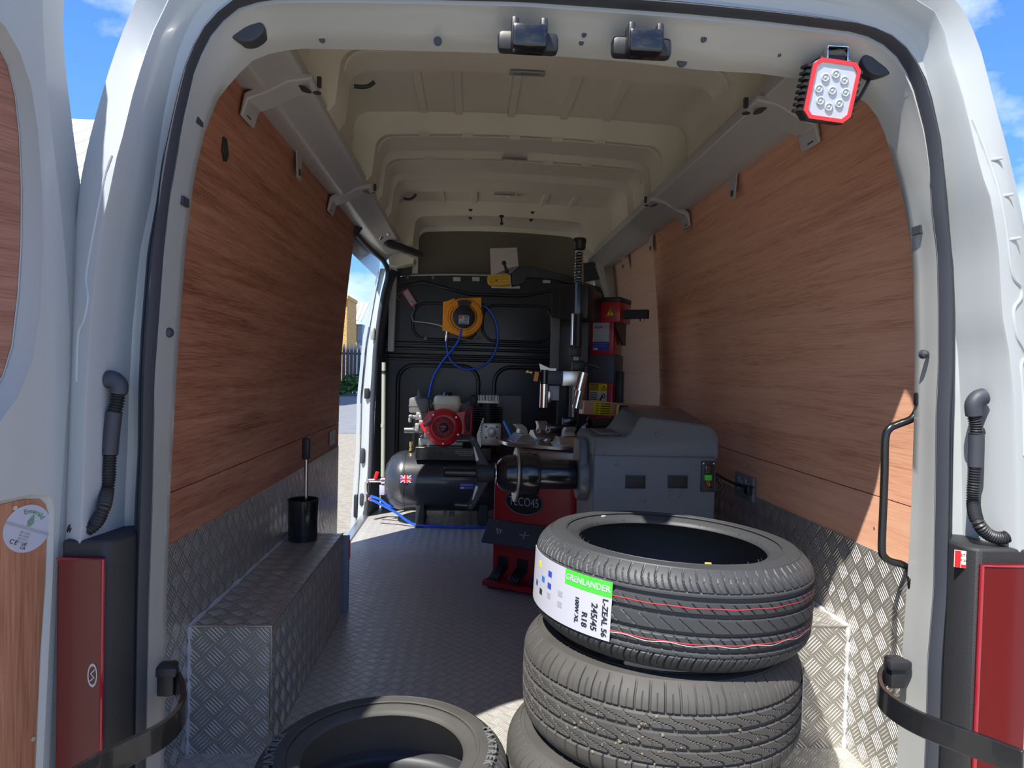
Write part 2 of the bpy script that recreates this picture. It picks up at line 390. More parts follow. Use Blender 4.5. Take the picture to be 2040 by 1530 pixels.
# ------------------------------------------------------------------ wheel arch boxes
def arch_box(side, x_in, y0, y1, h, label):
    x_out = side*0.926
    t = thing('wheel_arch_box', label, 'box', (side*0.82, (y0+y1)/2, 0), group=None)
    m = MB(); xa, xb = sorted((x_in, x_out)); m.box(((xa+xb)/2, (y0+y1)/2, h/2), (xb-xa, y1-y0, h))
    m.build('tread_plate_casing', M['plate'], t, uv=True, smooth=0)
    s = MB()
    def bead(a, b, r=0.0075):
        a, b = V(a), V(b); k = 26; pts = [a+(b-a)*i/k for i in range(k+1)]
        s.tube(pts, lambda u: r*(0.8+0.35*math.sin(u*41+a.x*7)+0.2*math.sin(u*97)), n=8)
    xe = x_out - side*0.003
    bead((xe, y0, 0.0), (xe, y0, h)); bead((xe, y0, h), (xe, y1, h)); s.build('sealant_bead', M['sealant'], t)
    e = MB(); e.tube([(x_in, y0, 0.0), (x_in, y0, h)], 0.003, n=8); e.tube([(x_out, y0, h), (x_in, y0, h), (x_in, y1, h)], 0.0028, n=8)
    e.build('corner_seam', M['alu'], t)
    return t
arch_box(-1, -0.705, 0.54, 1.62, 0.35, 'tread-plate wheel arch box along the left wall, black pot on its far end')
arch_box(1, 0.705, 0.55, 1.62, 0.352, 'tread-plate wheel arch box on the right, mostly hidden behind the tyre stack')

# ------------------------------------------------------------------ roof with pressed cross ribs
def arch(xl, xr, zt, foot=1.90):
    p = [(-0.695, foot), (-xl-0.012, foot+0.05)]
    zc = zt-0.07
    p.append((-xl, zc))
    for i in range(1, 6):
        a = math.radians(90*i/6); p.append((-xl+0.07*(1-math.cos(a)), zc+0.07*math.sin(a)))
    for i in range(13):
        x = -xl+0.07+(xl+xr-0.14)*i/12; u = (x-(xr-xl)/2)/((xl+xr)/2-0.07); p.append((x, zt+0.02*(1-u*u)))
    for i in range(5, 0, -1):
        a = math.radians(90*i/6); p.append((xr-0.07*(1-math.cos(a)), zc+0.07*math.sin(a)))
    p += [(xr, zc), (xr+0.012, foot+0.05), (0.70, foot)]
    return p
SK, RB, LN = (0.735, 0.80, 2.225), (0.645, 0.71, 2.14), (0.600, 0.615, 2.135)
st = [(0.10, RB), (0.14, SK), (0.99, SK), (1.03, RB), (1.22, RB), (1.27, SK), (1.87, SK), (1.91, RB), (2.16, RB), (2.20, SK), (2.26, SK), (2.29, RB), (2.55, RB), (2.59, SK), (2.66, SK), (2.70, RB), (2.98, RB), (3.03, SK), (3.60, SK), (3.64, LN), (4.02, LN), (4.03, (0.60, 0.615, 2.10))]
m = MB(); m.rings([[(x, y, z) for x, z in arch(*a)] for y, a in st], closed=False, cap=False)
def roof_bead(x, y0, y1, w=0.045, d=0.014):
    m.prism([(x-w/2, 2.25), (x-w/2+0.008, 2.236-d), (x+w/2-0.008, 2.236-d), (x+w/2, 2.25)], 'y', y0, y1)
for x in (-0.42, -0.26, -0.02, 0.22, 0.42): roof_bead(x, 1.30, 1.85)
for x in (-0.40, -0.18, 0.30, 0.50): roof_bead(x, 3.05, 3.58)
m.prism([(0.04, 2.25), (0.045, 2.205), (0.095, 2.205), (0.10, 2.25)], 'y', 3.1, 3.4)
# seam lips along the rib edges
for y, w in ((1.035, 0.0), (1.92, 0.0), (2.30, 0.0)):
    pts = arch(0.63, 0.695, 2.132); m.tube([(x, y, z) for x, z in pts[2:-2]], 0.0035, n=6)
for y in (1.915, 2.295):
    for x in (-0.42, -0.22, 0.0, 0.2, 0.4): m.box((x, y, 2.149), (0.05, 0.02, 0.022))
ce = struct(m.build('ceiling', M['primer'], smooth=35))
# outer roof skin above the pressings
def outer_arch(sx, zt, y): return [(-1.0*sx, y, 1.0), (-0.965*sx, y, 1.5), (-0.90*sx, y, 1.85), (-0.84*sx, y, 2.05), (-0.70*sx, y, zt-0.04), (0, y, zt), (0.70*sx, y, zt-0.04), (0.84*sx, y, 2.05), (0.90*sx, y, 1.85), (0.965*sx, y, 1.5), (1.0*sx, y, 1.0)]

# cant rails with their brackets and hanging tabs
def rail(side, y1, name, brackets, tabs):
    s = side; m = MB()
    sec = [(s*0.680, 1.900), (s*0.680, 1.935), (s*0.70, 1.965), (s*0.87, 1.965), (s*0.87, 1.86), (s*0.79, 1.845), (s*0.772, 1.852), (s*0.725, 1.888)]
    m.prism(sec, 'y', 0.14, y1)
    r = struct(m.build(name, M['rail'], bevel=0.004))
    for y in brackets:
        b = MB(); b.prism([(s*0.655, 1.888), (s*0.655, 1.906), (s*0.72, 1.906), (s*0.80, 1.866), (s*0.846, 1.84), (s*0.858, 1.775), (s*0.848, 1.772), (s*0.833, 1.822), (s*0.786, 1.840), (s*0.720, 1.876)], 'y', y-0.055, y+0.055)
        k = b.build('bracket', M['rail'], r, bevel=0.005)
        h = MB(); h.lathe([(0.0, 0.0), (0.024, 0.0), (0.024, 0.002), (0.0, 0.002)], (s*0.690, y, 1.8785), (s*0.28, 0, -1)); h.build('hole', M['rubber'], k)
        h = MB(); h.lathe([(0.0, 0.0), (0.013, 0.0), (0.013, 0.002), (0.0, 0.002)], (s*0.662, y+0.045, 1.8865), (0, 0, -1)); h.build('hole', M['rubber'], k)
        h = MB(); h.box((s*0.8475, y-0.01, 1.795), (0.008, 0.035, 0.025)); h.build('slot', M['rubber'], k)
        h = MB(); h.box((s*0.650, y+0.02, 1.908), (0.012, 0.012, 0.03)); h.build('clip', M['rubber'], k)
    for y in tabs:
        b = MB(); b.prism([(y-0.045, 1.86), (y+0.045, 1.86), (y+0.022, 1.76), (y-0.022, 1.76)], 'x', s*0.838, s*0.842)
        k = b.build('tab', M['rail'], r)
        h = MB(); h.box((s*0.836, y, 1.785), (0.004, 0.016, 0.022)); h.build('slot', M['rubber'], k)
    return r
rail(-1, 3.70, 'trim_2', (0.73, 1.95), (1.30,))
rail(1, 3.90, 'trim_3', (0.73, 1.98), (1.35, 2.62, 3.35))

# ------------------------------------------------------------------ bulkhead
bk = MB()
out = [(-0.822, 3.9, -0.028), (-0.861, 3.9, 0.424), (-0.886, 3.9, 0.874), (-0.878, 3.9, 1.212), (-0.846, 3.9, 1.474), (-0.802, 3.9, 1.644), (-0.741, 3.9, 1.735), (-0.338, 3.9, 1.756), (0.038, 3.9, 1.761), (0.417, 3.9, 1.754), (0.647, 3.9, 1.739), (0.786, 3.9, 1.705), (0.835, 3.9, 1.601), (0.905, 3.9, 1.45), (0.976, 3.9, 0.994), (1.03, 3.9, 0.458), (1.052, 3.9, -0.042)]
bk.prism([(x, z) for x, _, z in out], 'y', 3.90, 3.93)
def swage(pts, r=0.011, closed=False):
    pts = [V(p) for p in pts]
    if closed: pts.append(pts[0])
    bk.tube(pts, r, n=8)
def rr3(px0, py0, px1, py1, r): return [(x, 3.898, z) for x, z in rrect(px0, py0, px1, py1, r)]
swage(rr3(-0.10, 1.275, 0.42, 1.545, 0.10), closed=True)
swage(rr3(-0.62, 1.275, -0.14, 1.545, 0.10), closed=True)
for z in (1.245, 1.205, 1.155, 1.125): bk.tube([(-0.82, 3.897, z), (0.78, 3.897, z)], 0.012, n=8)
swage(rr3(-0.72, 0.25, -0.12, 1.08, 0.12), 0.016, True)
swage(rr3(0.0, 0.25, 0.66, 1.08, 0.12), 0.016, True)
swage([(x, 3.897, z) for x, z in ((-0.72, 1.66), (-0.55, 1.70), (-0.2, 1.62), (0.2, 1.62), (0.5, 1.69), (0.72, 1.66))], 0.013)
wf = struct(bk.build('wall_front', M['bulk'], smooth=50))
ov = MB(); ov.prism(rrect(-0.72, 1.60, 0.76, 2.135, 0.06), 'y', 4.03, 4.06)
ov.build('overhead_panel', M['overhead'], wf)
lip = MB(); tops = [(-0.74, 3.897, 1.742), (-0.338, 3.897, 1.763), (0.037, 3.897, 1.768), (0.417, 3.897, 1.761), (0.608, 3.897, 1.749)]
lip.tube(tops, 0.006, n=6)
for a in (905, 948, 1088): p = (-3.603, 3.897, 3.614) if False else None
lip.build('top_flange', M['rail'], wf)
for p in [(-0.3, 3.895, 1.73), (-0.158, 3.895, 1.735), (0.375, 3.895, 1.737)]:
    MB().box(p, (0.055, 0.006, 0.03)).build('tab', M['rail'], wf)
for p in [(-0.666, 3.893, 1.729), (-0.476, 3.893, 1.735), (-0.522, 3.893, 1.281), (0.662, 3.893, 1.704), (-0.862, 3.893, 1.369), (-0.883, 3.893, 1.159), (-0.89, 3.893, 0.961), (-0.913, 3.893, 0.818), (-0.893, 3.893, 0.743), (-0.128, 3.893, 1.296)]:
    MB().lathe([(0, 0), (0.013, 0.0), (0.011, 0.01), (0, 0.012)], p, (0, -1, 0), n=12).build('bolt_head', M['greyp'], wf)
# closing pieces at the two upper front corners
cl = MB(); cl.prism([(-0.60, 2.14), (-0.60, 1.78), (-0.71, 1.78), (-0.88, 1.95), (-0.88, 2.2)], 'y', 4.0, 4.03)
cl.prism([(0.615, 2.14), (0.60, 1.78), (0.74, 1.72), (0.90, 1.95), (0.90, 2.2)], 'y', 4.0, 4.03)
cl.box((0.90, 3.945, 1.10), (0.30, 0.03, 2.2)); struct(cl.build('trim_4', M['primer']))

# ------------------------------------------------------------------ side door opening (left): seal, front post, header
L0 = [(-0.875, 3.72, 1.693), (-0.924, 3.72, 1.475), (-0.959, 3.72, 1.276), (-0.982, 3.72, 0.965), (-0.993, 3.72, 0.824), (-0.993, 3.72, 0.443), (-1.006, 3.72, 0.225), (-1.018, 3.72, -0.049), (-1.021, 3.72, -0.286)]
L1 = [(-0.837, 3.66, 1.758), (-0.868, 3.66, 1.586), (-0.896, 3.66, 1.407), (-0.924, 3.66, 1.221), (-0.952, 3.66, 0.838), (-0.953, 3.66, 0.558), (-0.958, 3.66, 0.282), (-0.974, 3.66, -0.013), (-0.977, 3.66, -0.179)]
L2 = [(-0.796, 3.62, 1.753), (-0.831, 3.62, 1.583), (-0.852, 3.62, 1.406), (-0.872, 3.62, 1.186), (-0.886, 3.62, 0.841), (-0.891, 3.62, 0.564), (-0.896, 3.62, 0.289), (-0.922, 3.62, -0.004), (-0.933, 3.62, -0.123)]
L3 = [(-0.758, 3.62, 1.755), (-0.796, 3.62, 1.584), (-0.817, 3.62, 1.407), (-0.834, 3.62, 1.187), (-0.847, 3.62, 0.842), (-0.852, 3.62, 0.564), (-0.857, 3.62, 0.29), (-0.88, 3.62, 0.028), (-0.892, 3.62, -0.079)]
L4 = [(-0.711, 3.9, 1.758), (-0.764, 3.9, 1.615), (-0.793, 3.9, 1.427), (-0.818, 3.9, 1.195), (-0.833, 3.9, 0.831), (-0.834, 3.9, 0.537), (-0.835, 3.9, 0.247), (-0.838, 3.9, 0.002), (-0.844, 3.9, -0.066)]
def strip(rows, name, m, parent=None):
    a = MB(); n = len(rows[0])
    a.rings(rows, closed=False, cap=False); return a.build(name, m, parent, smooth=60)
po = struct(strip([L1, L2], 'trim_5', M['paint']))
strip([L0, [(x-0.004, y-0.02, z) for x, y, z in L1]], 'outer_edge', M['paint'], po)
strip([L3, L4], 'inner_face', M['slate'], po)
# lower hardware on the post: striker, lock pocket, catch, buffer
def post_bit(p, size, m, name, r=0.008): MB().rbox(p, size, r).build(name, m, po)
post_bit((-0.872, 3.6, 1.291), (0.030, 0.03, 0.085), M['castalu'], 'striker_plate')
post_bit((-0.908, 3.62, 0.869), (0.035, 0.03, 0.075), M['black'], 'catch')
post_bit((-0.932, 3.63, 0.426), (0.036, 0.03, 0.11), M['rubber'], 'lock_pocket', 0.014)
post_bit((-0.929, 3.63, 0.115), (0.032, 0.03, 0.09), M['rubber'], 'lower_pocket', 0.013)
post_bit((-0.975, 3.66, 0.062), (0.03, 0.04, 0.17), M['black'], 'door_buffer', 0.014)
sl = MB(); path = [(-0.885, 2.72, 1.863)]+[(-0.875, 2.95, 1.842)]+[(-0.852, 3.35, 1.83)]+[(-0.81, 3.61, 1.804), (-0.777, 3.61, 1.718), (-0.805, 3.61, 1.576), (-0.83, 3.61, 1.406), (-0.85, 3.61, 1.186), (-0.864, 3.61, 0.842), (-0.868, 3.61, 0.565), (-0.873, 3.61, 0.291), (-0.896, 3.61, 0.03), (-0.911, 3.61, -0.098)]
sl.tube(path, 0.017, n=10, smooth=4)
tag(sl.build('door_seal', M['rubber']), 'dark rubber seal around the open side doorway at the front left', 'door seal')
# header over the side door, cream-white pressing with black foam run and a bracket
hd = MB(); lo = [(-0.885, 2.72, 1.863)]+[(-0.875, 2.95, 1.842)]+[(-0.852, 3.35, 1.83)]+[(-0.8, 3.64, 1.802)]
hi = [(-0.86, 2.70, 1.90), (-0.80, 2.95, 1.885), (-0.76, 3.35, 1.885), (-0.74, 3.66, 1.885)]
hd.rings([lo, hi], closed=False, cap=False)
hx = struct(hd.build('trim_6', M['rail']))
b = MB(); b.tube([(-0.869, 2.66, 1.812)]+[(-0.833, 2.68, 1.874)]+[(-0.813, 2.72, 1.946)]+[(-0.807, 2.85, 2.023)], lambda u: 0.030-0.006*u, n=12, smooth=4)
tag(b.build('foam_bung', M['rubber']), 'bent black foam strip at the top front corner of the left plywood wall', 'foam')
b = MB(); b.tube([(-0.804, 2.9, 1.986)]+[(-0.788, 3.1, 1.933)]+[(-0.748, 3.25, 1.876)]+[(-0.66, 3.35, 1.86)]+[(-0.543, 3.5, 1.842)], lambda u: 0.028+0.004*math.sin(u*5), n=12, smooth=4)
b.build('runner_cover', M['rubber'], hx)
b = MB(); p = (-0.749, 3.05, 1.878); b.rbox(p, (0.06, 0.05, 0.012), 0.004, ry=-0.9); b.rbox((p[0]+0.02, p[1], p[2]+0.02), (0.05, 0.04, 0.012), 0.004, ry=0.6)
b.build('roller_bracket', M['alu'], hx)
c = MB(); pts = [(-0.797, 3.72, 1.872), (-0.697, 3.72, 1.886), (-0.602, 3.72, 1.85), (-0.609, 3.72, 1.814), (-0.737, 3.72, 1.784), (-0.781, 3.72, 1.793)]
c.prism([(x, z) for x, _, z in pts], 'y', 3.72, 3.90); c.build('corner_pressing', M['primer'], hx, bevel=0.004)
c = MB(); pts = [(-0.798, 3.8, 1.815), (-0.732, 3.8, 1.799), (-0.738, 3.8, 1.733), (-0.747, 3.8, 1.175), (-0.791, 3.8, 1.174), (-0.791, 3.8, 1.688)]
c.prism([(x, z) for x, _, z in pts], 'y', 3.80, 3.88); c.build('post_pressing', M['rail'], hx, bevel=0.004)
c = MB(); pts = [(-0.745, 3.86, 1.804), (-0.628, 3.86, 1.823), (-0.634, 3.86, 1.748), (-0.736, 3.86, 1.734)]
c.prism([(x, z) for x, _, z in pts], 'y', 3.86, 3.89); c.build('corner_block', M['rubber'], hx)
# right upper corner
c = MB(); pts = [(0.749, 3.86, 1.926), (0.78, 3.86, 1.915), (0.815, 3.86, 1.747), (0.854, 3.86, 1.597), (0.828, 3.86, 1.589), (0.777, 3.86, 1.746), (0.736, 3.86, 1.857)]
c.prism([(x, z) for x, _, z in pts], 'y', 3.80, 3.89); struct(c.build('trim_7', M['rail'], bevel=0.004))
c = MB(); pts = [(0.646, 3.87, 1.875), (0.752, 3.87, 1.897), (0.779, 3.87, 1.762), (0.657, 3.87, 1.736)]
c.prism([(x, z) for x, _, z in pts], 'y', 3.86, 3.895); c.build('corner_block', M['rubber'], wf)

# ------------------------------------------------------------------ rear door frame (lofted ring of the body)
CX, CZ = 0.0, 0.85
def sample(pts, n=150, a0=-127, a1=307):
    """pts: (x, z) from lower left over the top to lower right; returns n points at fixed bearings round the opening"""
    P = [(math.atan2(x-CX, z-CZ), x, z) for x, z in pts]      # bearing from straight up, left negative
    A = [p[0] for p in P]; out = []
    for i in range(n):
        b = math.radians(-143+286*i/(n-1)); d = (math.sin(b), math.cos(b)); hit = None
        for (x0, z0), (x1, z1) in zip(pts, pts[1:]):
            ex, ez = x1-x0, z1-z0; den = d[0]*ez-d[1]*ex
            if abs(den) < 1e-9: continue
            t = ((x0-CX)*ez-(z0-CZ)*ex)/den; s = ((x0-CX)*d[1]-(z0-CZ)*d[0])/den
            if t > 0 and -1e-6 <= s <= 1+1e-6 and (hit is None or t < hit): hit = t
        if hit is None: hit = 1.0
        out.append((CX+d[0]*hit, CZ+d[1]*hit))
    return out
def curve(p): return [(p[0][0], -0.9)]+[(x, z) for x, _, z in p]+[(p[-1][0], -0.9)]
cA = curve([(-0.794, 0.07, 0.345), (-0.794, 0.07, 0.573), (-0.79, 0.07, 0.795), (-0.781, 0.07, 1.036), (-0.776, 0.07, 1.138), (-0.766, 0.07, 1.31), (-0.751, 0.07, 1.447), (-0.731, 0.07, 1.539), (-0.706, 0.07, 1.605), (-0.675, 0.07, 1.647), (-0.637, 0.07, 1.687), (-0.593, 0.07, 1.705), (-0.548, 0.07, 1.714), (-0.336, 0.07, 1.721), (-0.088, 0.07, 1.727), (0.132, 0.07, 1.722), (0.293, 0.07, 1.712), (0.422, 0.07, 1.711), (0.51, 0.07, 1.703), (0.609, 0.07, 1.687), (0.659, 0.07, 1.66), (0.694, 0.07, 1.619), (0.726, 0.07, 1.524), (0.744, 0.07, 1.472), (0.762, 0.07, 1.397), (0.777, 0.07, 1.301), (0.787, 0.07, 1.128), (0.791, 0.07, 0.965), (0.792, 0.07, 0.802), (0.79, 0.07, 0.648), (0.784, 0.07, 0.472), (0.781, 0.07, 0.34)])
cB = curve([(-0.788, 0, 0.38), (-0.787, 0, 0.597), (-0.783, 0, 0.793), (-0.782, 0, 1.027), (-0.768, 0, 1.278), (-0.759, 0, 1.375), (-0.737, 0, 1.52), (-0.717, 0, 1.616), (-0.699, 0, 1.665), (-0.678, 0, 1.704), (-0.638, 0, 1.741), (-0.585, 0, 1.761), (-0.478, 0, 1.769), (-0.291, 0, 1.777), (-0.095, 0, 1.783), (0.065, 0, 1.781), (0.232, 0, 1.778), (0.37, 0, 1.773), (0.487, 0, 1.766), (0.567, 0, 1.761), (0.617, 0, 1.75), (0.654, 0, 1.726), (0.679, 0, 1.698), (0.701, 0, 1.65), (0.725, 0, 1.575), (0.739, 0, 1.508), (0.749, 0, 1.408), (0.763, 0, 1.332), (0.77, 0, 1.221), (0.775, 0, 1.096), (0.774, 0, 0.995), (0.779, 0, 0.825), (0.783, 0, 0.634), (0.776, 0, 0.488), (0.778, 0, 0.374)])
cC = curve([(-0.814, -0.01, 0.385), (-0.816, -0.01, 0.689), (-0.813, -0.01, 0.804), (-0.809, -0.01, 0.899), (-0.81, -0.01, 1.009), (-0.807, -0.01, 1.119), (-0.797, -0.01, 1.276), (-0.782, -0.01, 1.364), (-0.771, -0.01, 1.458), (-0.751, -0.01, 1.552), (-0.735, -0.01, 1.621), (-0.717, -0.01, 1.667), (-0.693, -0.01, 1.709), (-0.653, -0.01, 1.746), (-0.614, -0.01, 1.771), (-0.558, -0.01, 1.791), (-0.477, -0.01, 1.8), (-0.291, -0.01, 1.808), (-0.096, -0.01, 1.812), (0.04, -0.01, 1.806), (0.266, -0.01, 1.798), (0.451, -0.01, 1.788), (0.583, -0.01, 1.777), (0.64, -0.01, 1.761), (0.667, -0.01, 1.747), (0.695, -0.01, 1.718), (0.721, -0.01, 1.676), (0.736, -0.01, 1.637), (0.758, -0.01, 1.555), (0.776, -0.01, 1.441), (0.788, -0.01, 1.341), (0.795, -0.01, 1.298), (0.803, -0.01, 1.198), (0.806, -0.01, 1.115), (0.807, -0.01, 0.996), (0.811, -0.01, 0.828), (0.813, -0.01, 0.626), (0.811, -0.01, 0.529), (0.812, -0.01, 0.379)])
cD = curve([(-0.874, -0.1, 0.43)]+[(-0.871, -0.1, 0.721)]+[(-0.865, -0.1, 0.991)]+[(-0.858, -0.1, 1.134)]+[(-0.846, -0.1, 1.268)]+[(-0.842, -0.1, 1.297)]+[(-0.826, -0.1, 1.37)]+[(-0.813, -0.086, 1.448)]+[(-0.802, -0.06, 1.56)]+[(-0.784, -0.036, 1.668)]+[(-0.761, -0.03, 1.741)]+[(-0.73, -0.03, 1.799)]+[(-0.683, -0.03, 1.843)]+[(-0.61, -0.03, 1.866)]+[(-0.424, -0.03, 1.882)]+[(-0.139, -0.03, 1.895)]+[(0.154, -0.03, 1.893)]+[(0.405, -0.03, 1.874)]+[(0.578, -0.03, 1.86)]+[(0.661, -0.03, 1.84)]+[(0.699, -0.03, 1.815)]+[(0.727, -0.03, 1.801)]+[(0.748, -0.032, 1.765)]+[(0.759, -0.041, 1.723)]+[(0.776, -0.06, 1.636)]+[(0.786, -0.079, 1.551)]+[(0.795, -0.097, 1.467)]+[(0.813, -0.1, 1.389)]+[(0.826, -0.1, 1.327)]+[(0.84, -0.1, 1.192)]+[(0.856, -0.1, 1.126)]+[(0.87, -0.1, 1.03)]+[(0.886, -0.1, 0.836)]+[(0.9, -0.1, 0.64)]+[(0.909, -0.1, 0.423)])
cE = curve([(-0.93, -0.05, 0.405), (-0.927, -0.05, 0.8), (-0.918, -0.05, 1.136), (-0.91, -0.05, 1.32), (-0.901, -0.05, 1.41), (-0.884, -0.05, 1.491), (-0.851, -0.05, 1.613), (-0.827, -0.05, 1.682), (-0.808, -0.05, 1.728), (-0.774, -0.05, 1.803), (-0.721, -0.05, 1.87), (-0.641, -0.05, 1.907), (-0.421, -0.05, 1.935), (-0.141, -0.05, 1.953), (0.147, -0.05, 1.957), (0.443, -0.05, 1.942), (0.605, -0.05, 1.913), (0.698, -0.05, 1.865), (0.758, -0.05, 1.815), (0.785, -0.05, 1.778), (0.814, -0.05, 1.712), (0.845, -0.05, 1.612), (0.873, -0.05, 1.532), (0.896, -0.05, 1.452), (0.914, -0.05, 1.388), (0.94, -0.05, 1.23), (0.968, -0.05, 0.929), (0.999, -0.05, 0.398)])
A_, B_, C_, D_, E_ = (sample(c) for c in (cA, cB, cC, cD, cE))
def at_y(c, y): return [(x, y, z) for x, z in c]
def mix(a, b, t): return [(p[0]+(q[0]-p[0])*t, p[1]+(q[1]-p[1])*t) for p, q in zip(a, b)]
def grow(c, k): return [(x*k, CZ+(z-CZ)*k) for x, z in c]
inner = [(x, z+(0.40*max(0.0, min(1.0, (0.76-abs(x))/0.05)) if z > 1.6 else 0)) for x, z in grow(E_, 0.985)]
f = MB()
f.rings([at_y(inner, 0.13), at_y(mix(A_, inner, 0.25), 0.115), at_y(A_, 0.085), at_y(mix(A_, B_, 0.12), 0.060), at_y(mix(A_, B_, 0.30), 0.035), at_y(mix(A_, B_, 0.72), 0.008), at_y(mix(A_, B_, 0.86), -0.012), at_y(B_, -0.012), at_y(C_, -0.006)], closed=False, cap=False)
t1 = struct(f.build('trim_8', M['paint_in'], smooth=50))
def at_yk(c, y, top): return [(x, y+(top-y)*max(0.0, min(1.0, (z-1.42)/0.30)), z) for x, z in c]
f = MB()
f.rings([at_y(C_, -0.006), at_y(mix(C_, D_, 0.10), 0.012), at_y(mix(C_, D_, 0.36), 0.026), at_y(mix(C_, D_, 0.62), 0.018), at_yk(mix(C_, D_, 0.80), -0.045, -0.005), at_yk(mix(C_, D_, 0.95), -0.092, -0.026), at_yk(D_, -0.098, -0.030), at_yk(mix(D_, E_, 0.05), -0.097, -0.029), at_yk(mix(D_, E_, 0.5), -0.083, -0.04), at_y(E_, -0.05), at_y(E_, 0.09)], closed=False, cap=False)
fr = struct(f.build('trim_9', M['paint'], smooth=24))
# body sides and roof running forward from the frame
sk = MB(); e3 = grow(E_, 1.03)
def clear(c): return [(math.copysign(max(abs(x), prof_x(min(z, 1.97))+0.045), x) if z < 1.90 else x, z) for x, z in c]
def lift(c): 
    q = [(x, z+0.42*max(0.0, min(1.0, (z-1.80)/0.12))) for x, z in c]
    return [(math.copysign(max(abs(x), 0.905), x) if 1.7 < z < 2.12 else x, z) for x, z in q]
sk.rings([at_y(E_, 0.09), at_y(mix(E_, clear(e3), 0.6), 0.25), at_y(lift(clear(e3)), 0.36), at_y(lift(clear(e3)), 2.72)], closed=False, cap=False)
cut = [p for p in e3 if not (p[0] < 0 and p[1] < 1.72)]
sk.rings([at_y(lift(clear(cut)), 2.72), at_y(lift(clear(cut)), 4.15)], closed=False, cap=False)
sk.build('body_skin', M['paint'], fr, smooth=50)
se = MB(); rows = []
for t, y in ((0.0, -0.010), (0.10, -0.026), (0.35, -0.036), (0.60, -0.030), (0.68, -0.018), (0.80, -0.024), (0.95, -0.020), (1.0, -0.006)): rows.append(at_y(mix(B_, C_, t), y))
se.rings(rows, closed=False, cap=False)
tag(se.build('door_seal', M['rubber'], smooth=60), 'thick dark rubber seal running right round the rear door opening', 'door seal')

# details pressed into the frame
from mathutils.bvhtree import BVHTree
def surf_y(o, x, z, y0=-1.0):
    me = o.data; b = BVHTree.FromPolygons([v.co for v in me.vertices], [tuple(p.vertices) for p in me.polygons])
    h = b.ray_cast(Vector((x, y0, z)), Vector((0, 1, 0))); return h[0].y if h[0] is not None else 0.03

def disc_on(parent, p, r, n, m, name, d=0.003, sx=1.0):
    a = MB(); a.lathe([(0, 0), (r, 0), (r, d), (0, d)], p, n, n=24); return a.build(name, m, parent)
hole = [(math.cos(a)*(1.0+0.12*math.cos(2*a)), math.sin(a)) for a in [2*PI*i/28 for i in range(28)]]
for (px, pz), rot in (((-0.63, 1.715), 0.25), ((0.637, 1.71), -0.35)):
    a = MB(); c, s_ = math.cos(rot), math.sin(rot)
    y_ = surf_y(t1, px, pz); a.prism([(px+0.031*u*c-0.022*v*s_, pz+0.031*u*s_+0.022*v*c) for u, v in hole], 'y', y_-0.005, y_+0.03)
    a.build('rubber_bung', M['rubber'], t1, bevel=0.003)
def crease(pts, r, name='pressed_seam'):
    q = []
    for p in catmull([V(a) for a in pts], 4): q.append((p.x, surf_y(fr, p.x, p.z), p.z))
    a = MB(); a.tube(q, r, n=8); return a.build(name, M['paint'], fr)
crease([(0.792, -0.03, 1.579), (0.814, -0.03, 1.502), (0.831, -0.03, 1.431), (0.848, -0.03, 1.346), (0.856, -0.03, 1.3), (0.867, -0.03, 1.268), (0.887, -0.03, 1.252), (0.886, -0.03, 1.23), (0.868, -0.03, 1.207), (0.875, -0.03, 1.159), (0.892, -0.03, 1.135), (0.903, -0.03, 1.117), (0.888, -0.03, 1.1), (0.894, -0.03, 1.033), (0.9, -0.03, 0.925)], 0.0035)
crease([(-0.827, -0.03, 1.431), (-0.84, -0.03, 1.387), (-0.859, -0.03, 1.28), (-0.87, -0.03, 1.214), (-0.864, -0.03, 1.176), (-0.871, -0.03, 1.138), (-0.884, -0.03, 1.11), (-0.886, -0.03, 1.025)], 0.003)
for p in [(0.818, -0.03, 1.5), (0.835, -0.03, 1.428), (0.851, -0.03, 1.344)]:
    a = MB(); a.rbox((p[0]+0.012, surf_y(fr, p[0]+0.012, p[2]), p[2]), (0.034, 0.006, 0.006), 0.002, ry=-0.2); a.build('pressed_joggle', M['paint'], fr)
for p, r in (((-0.26, 0.012, 1.72), 0.0085), ((0.248, 0.012, 1.72), 0.010), ((0.034, 0.01, 1.747), 0.0048), ((0.031, 0.01, 1.738), 0.0048), ((0.277, 0.012, 1.747), 0.006), ((0.441, 0.02, 1.729), 0.003), ((-0.494, 0.01, 1.723), 0.006)):
    disc_on(t1, (p[0], surf_y(t1, p[0], p[2])+0.004, p[2]), r, (0, -1, -0.25), M['rubber'], 'hole', d=0.0055)
for p in [(-0.731, 0.05, 1.547), (-0.756, 0.05, 1.385), (0.736, 0.05, 1.545), (0.76, 0.05, 1.384)]:
    MB().box(p, (0.007, 0.03, 0.017)).build('slot', M['rubber'], t1)
for p in [(-0.776, 0.035, 1.123), (0.772, 0.035, 1.121)]:
    MB().lathe([(0, 0), (0.010, 0.0), (0.008, 0.010), (0, 0.014)], p, (0, -1, 0), n=16).build('stud', M['rubber'], t1)

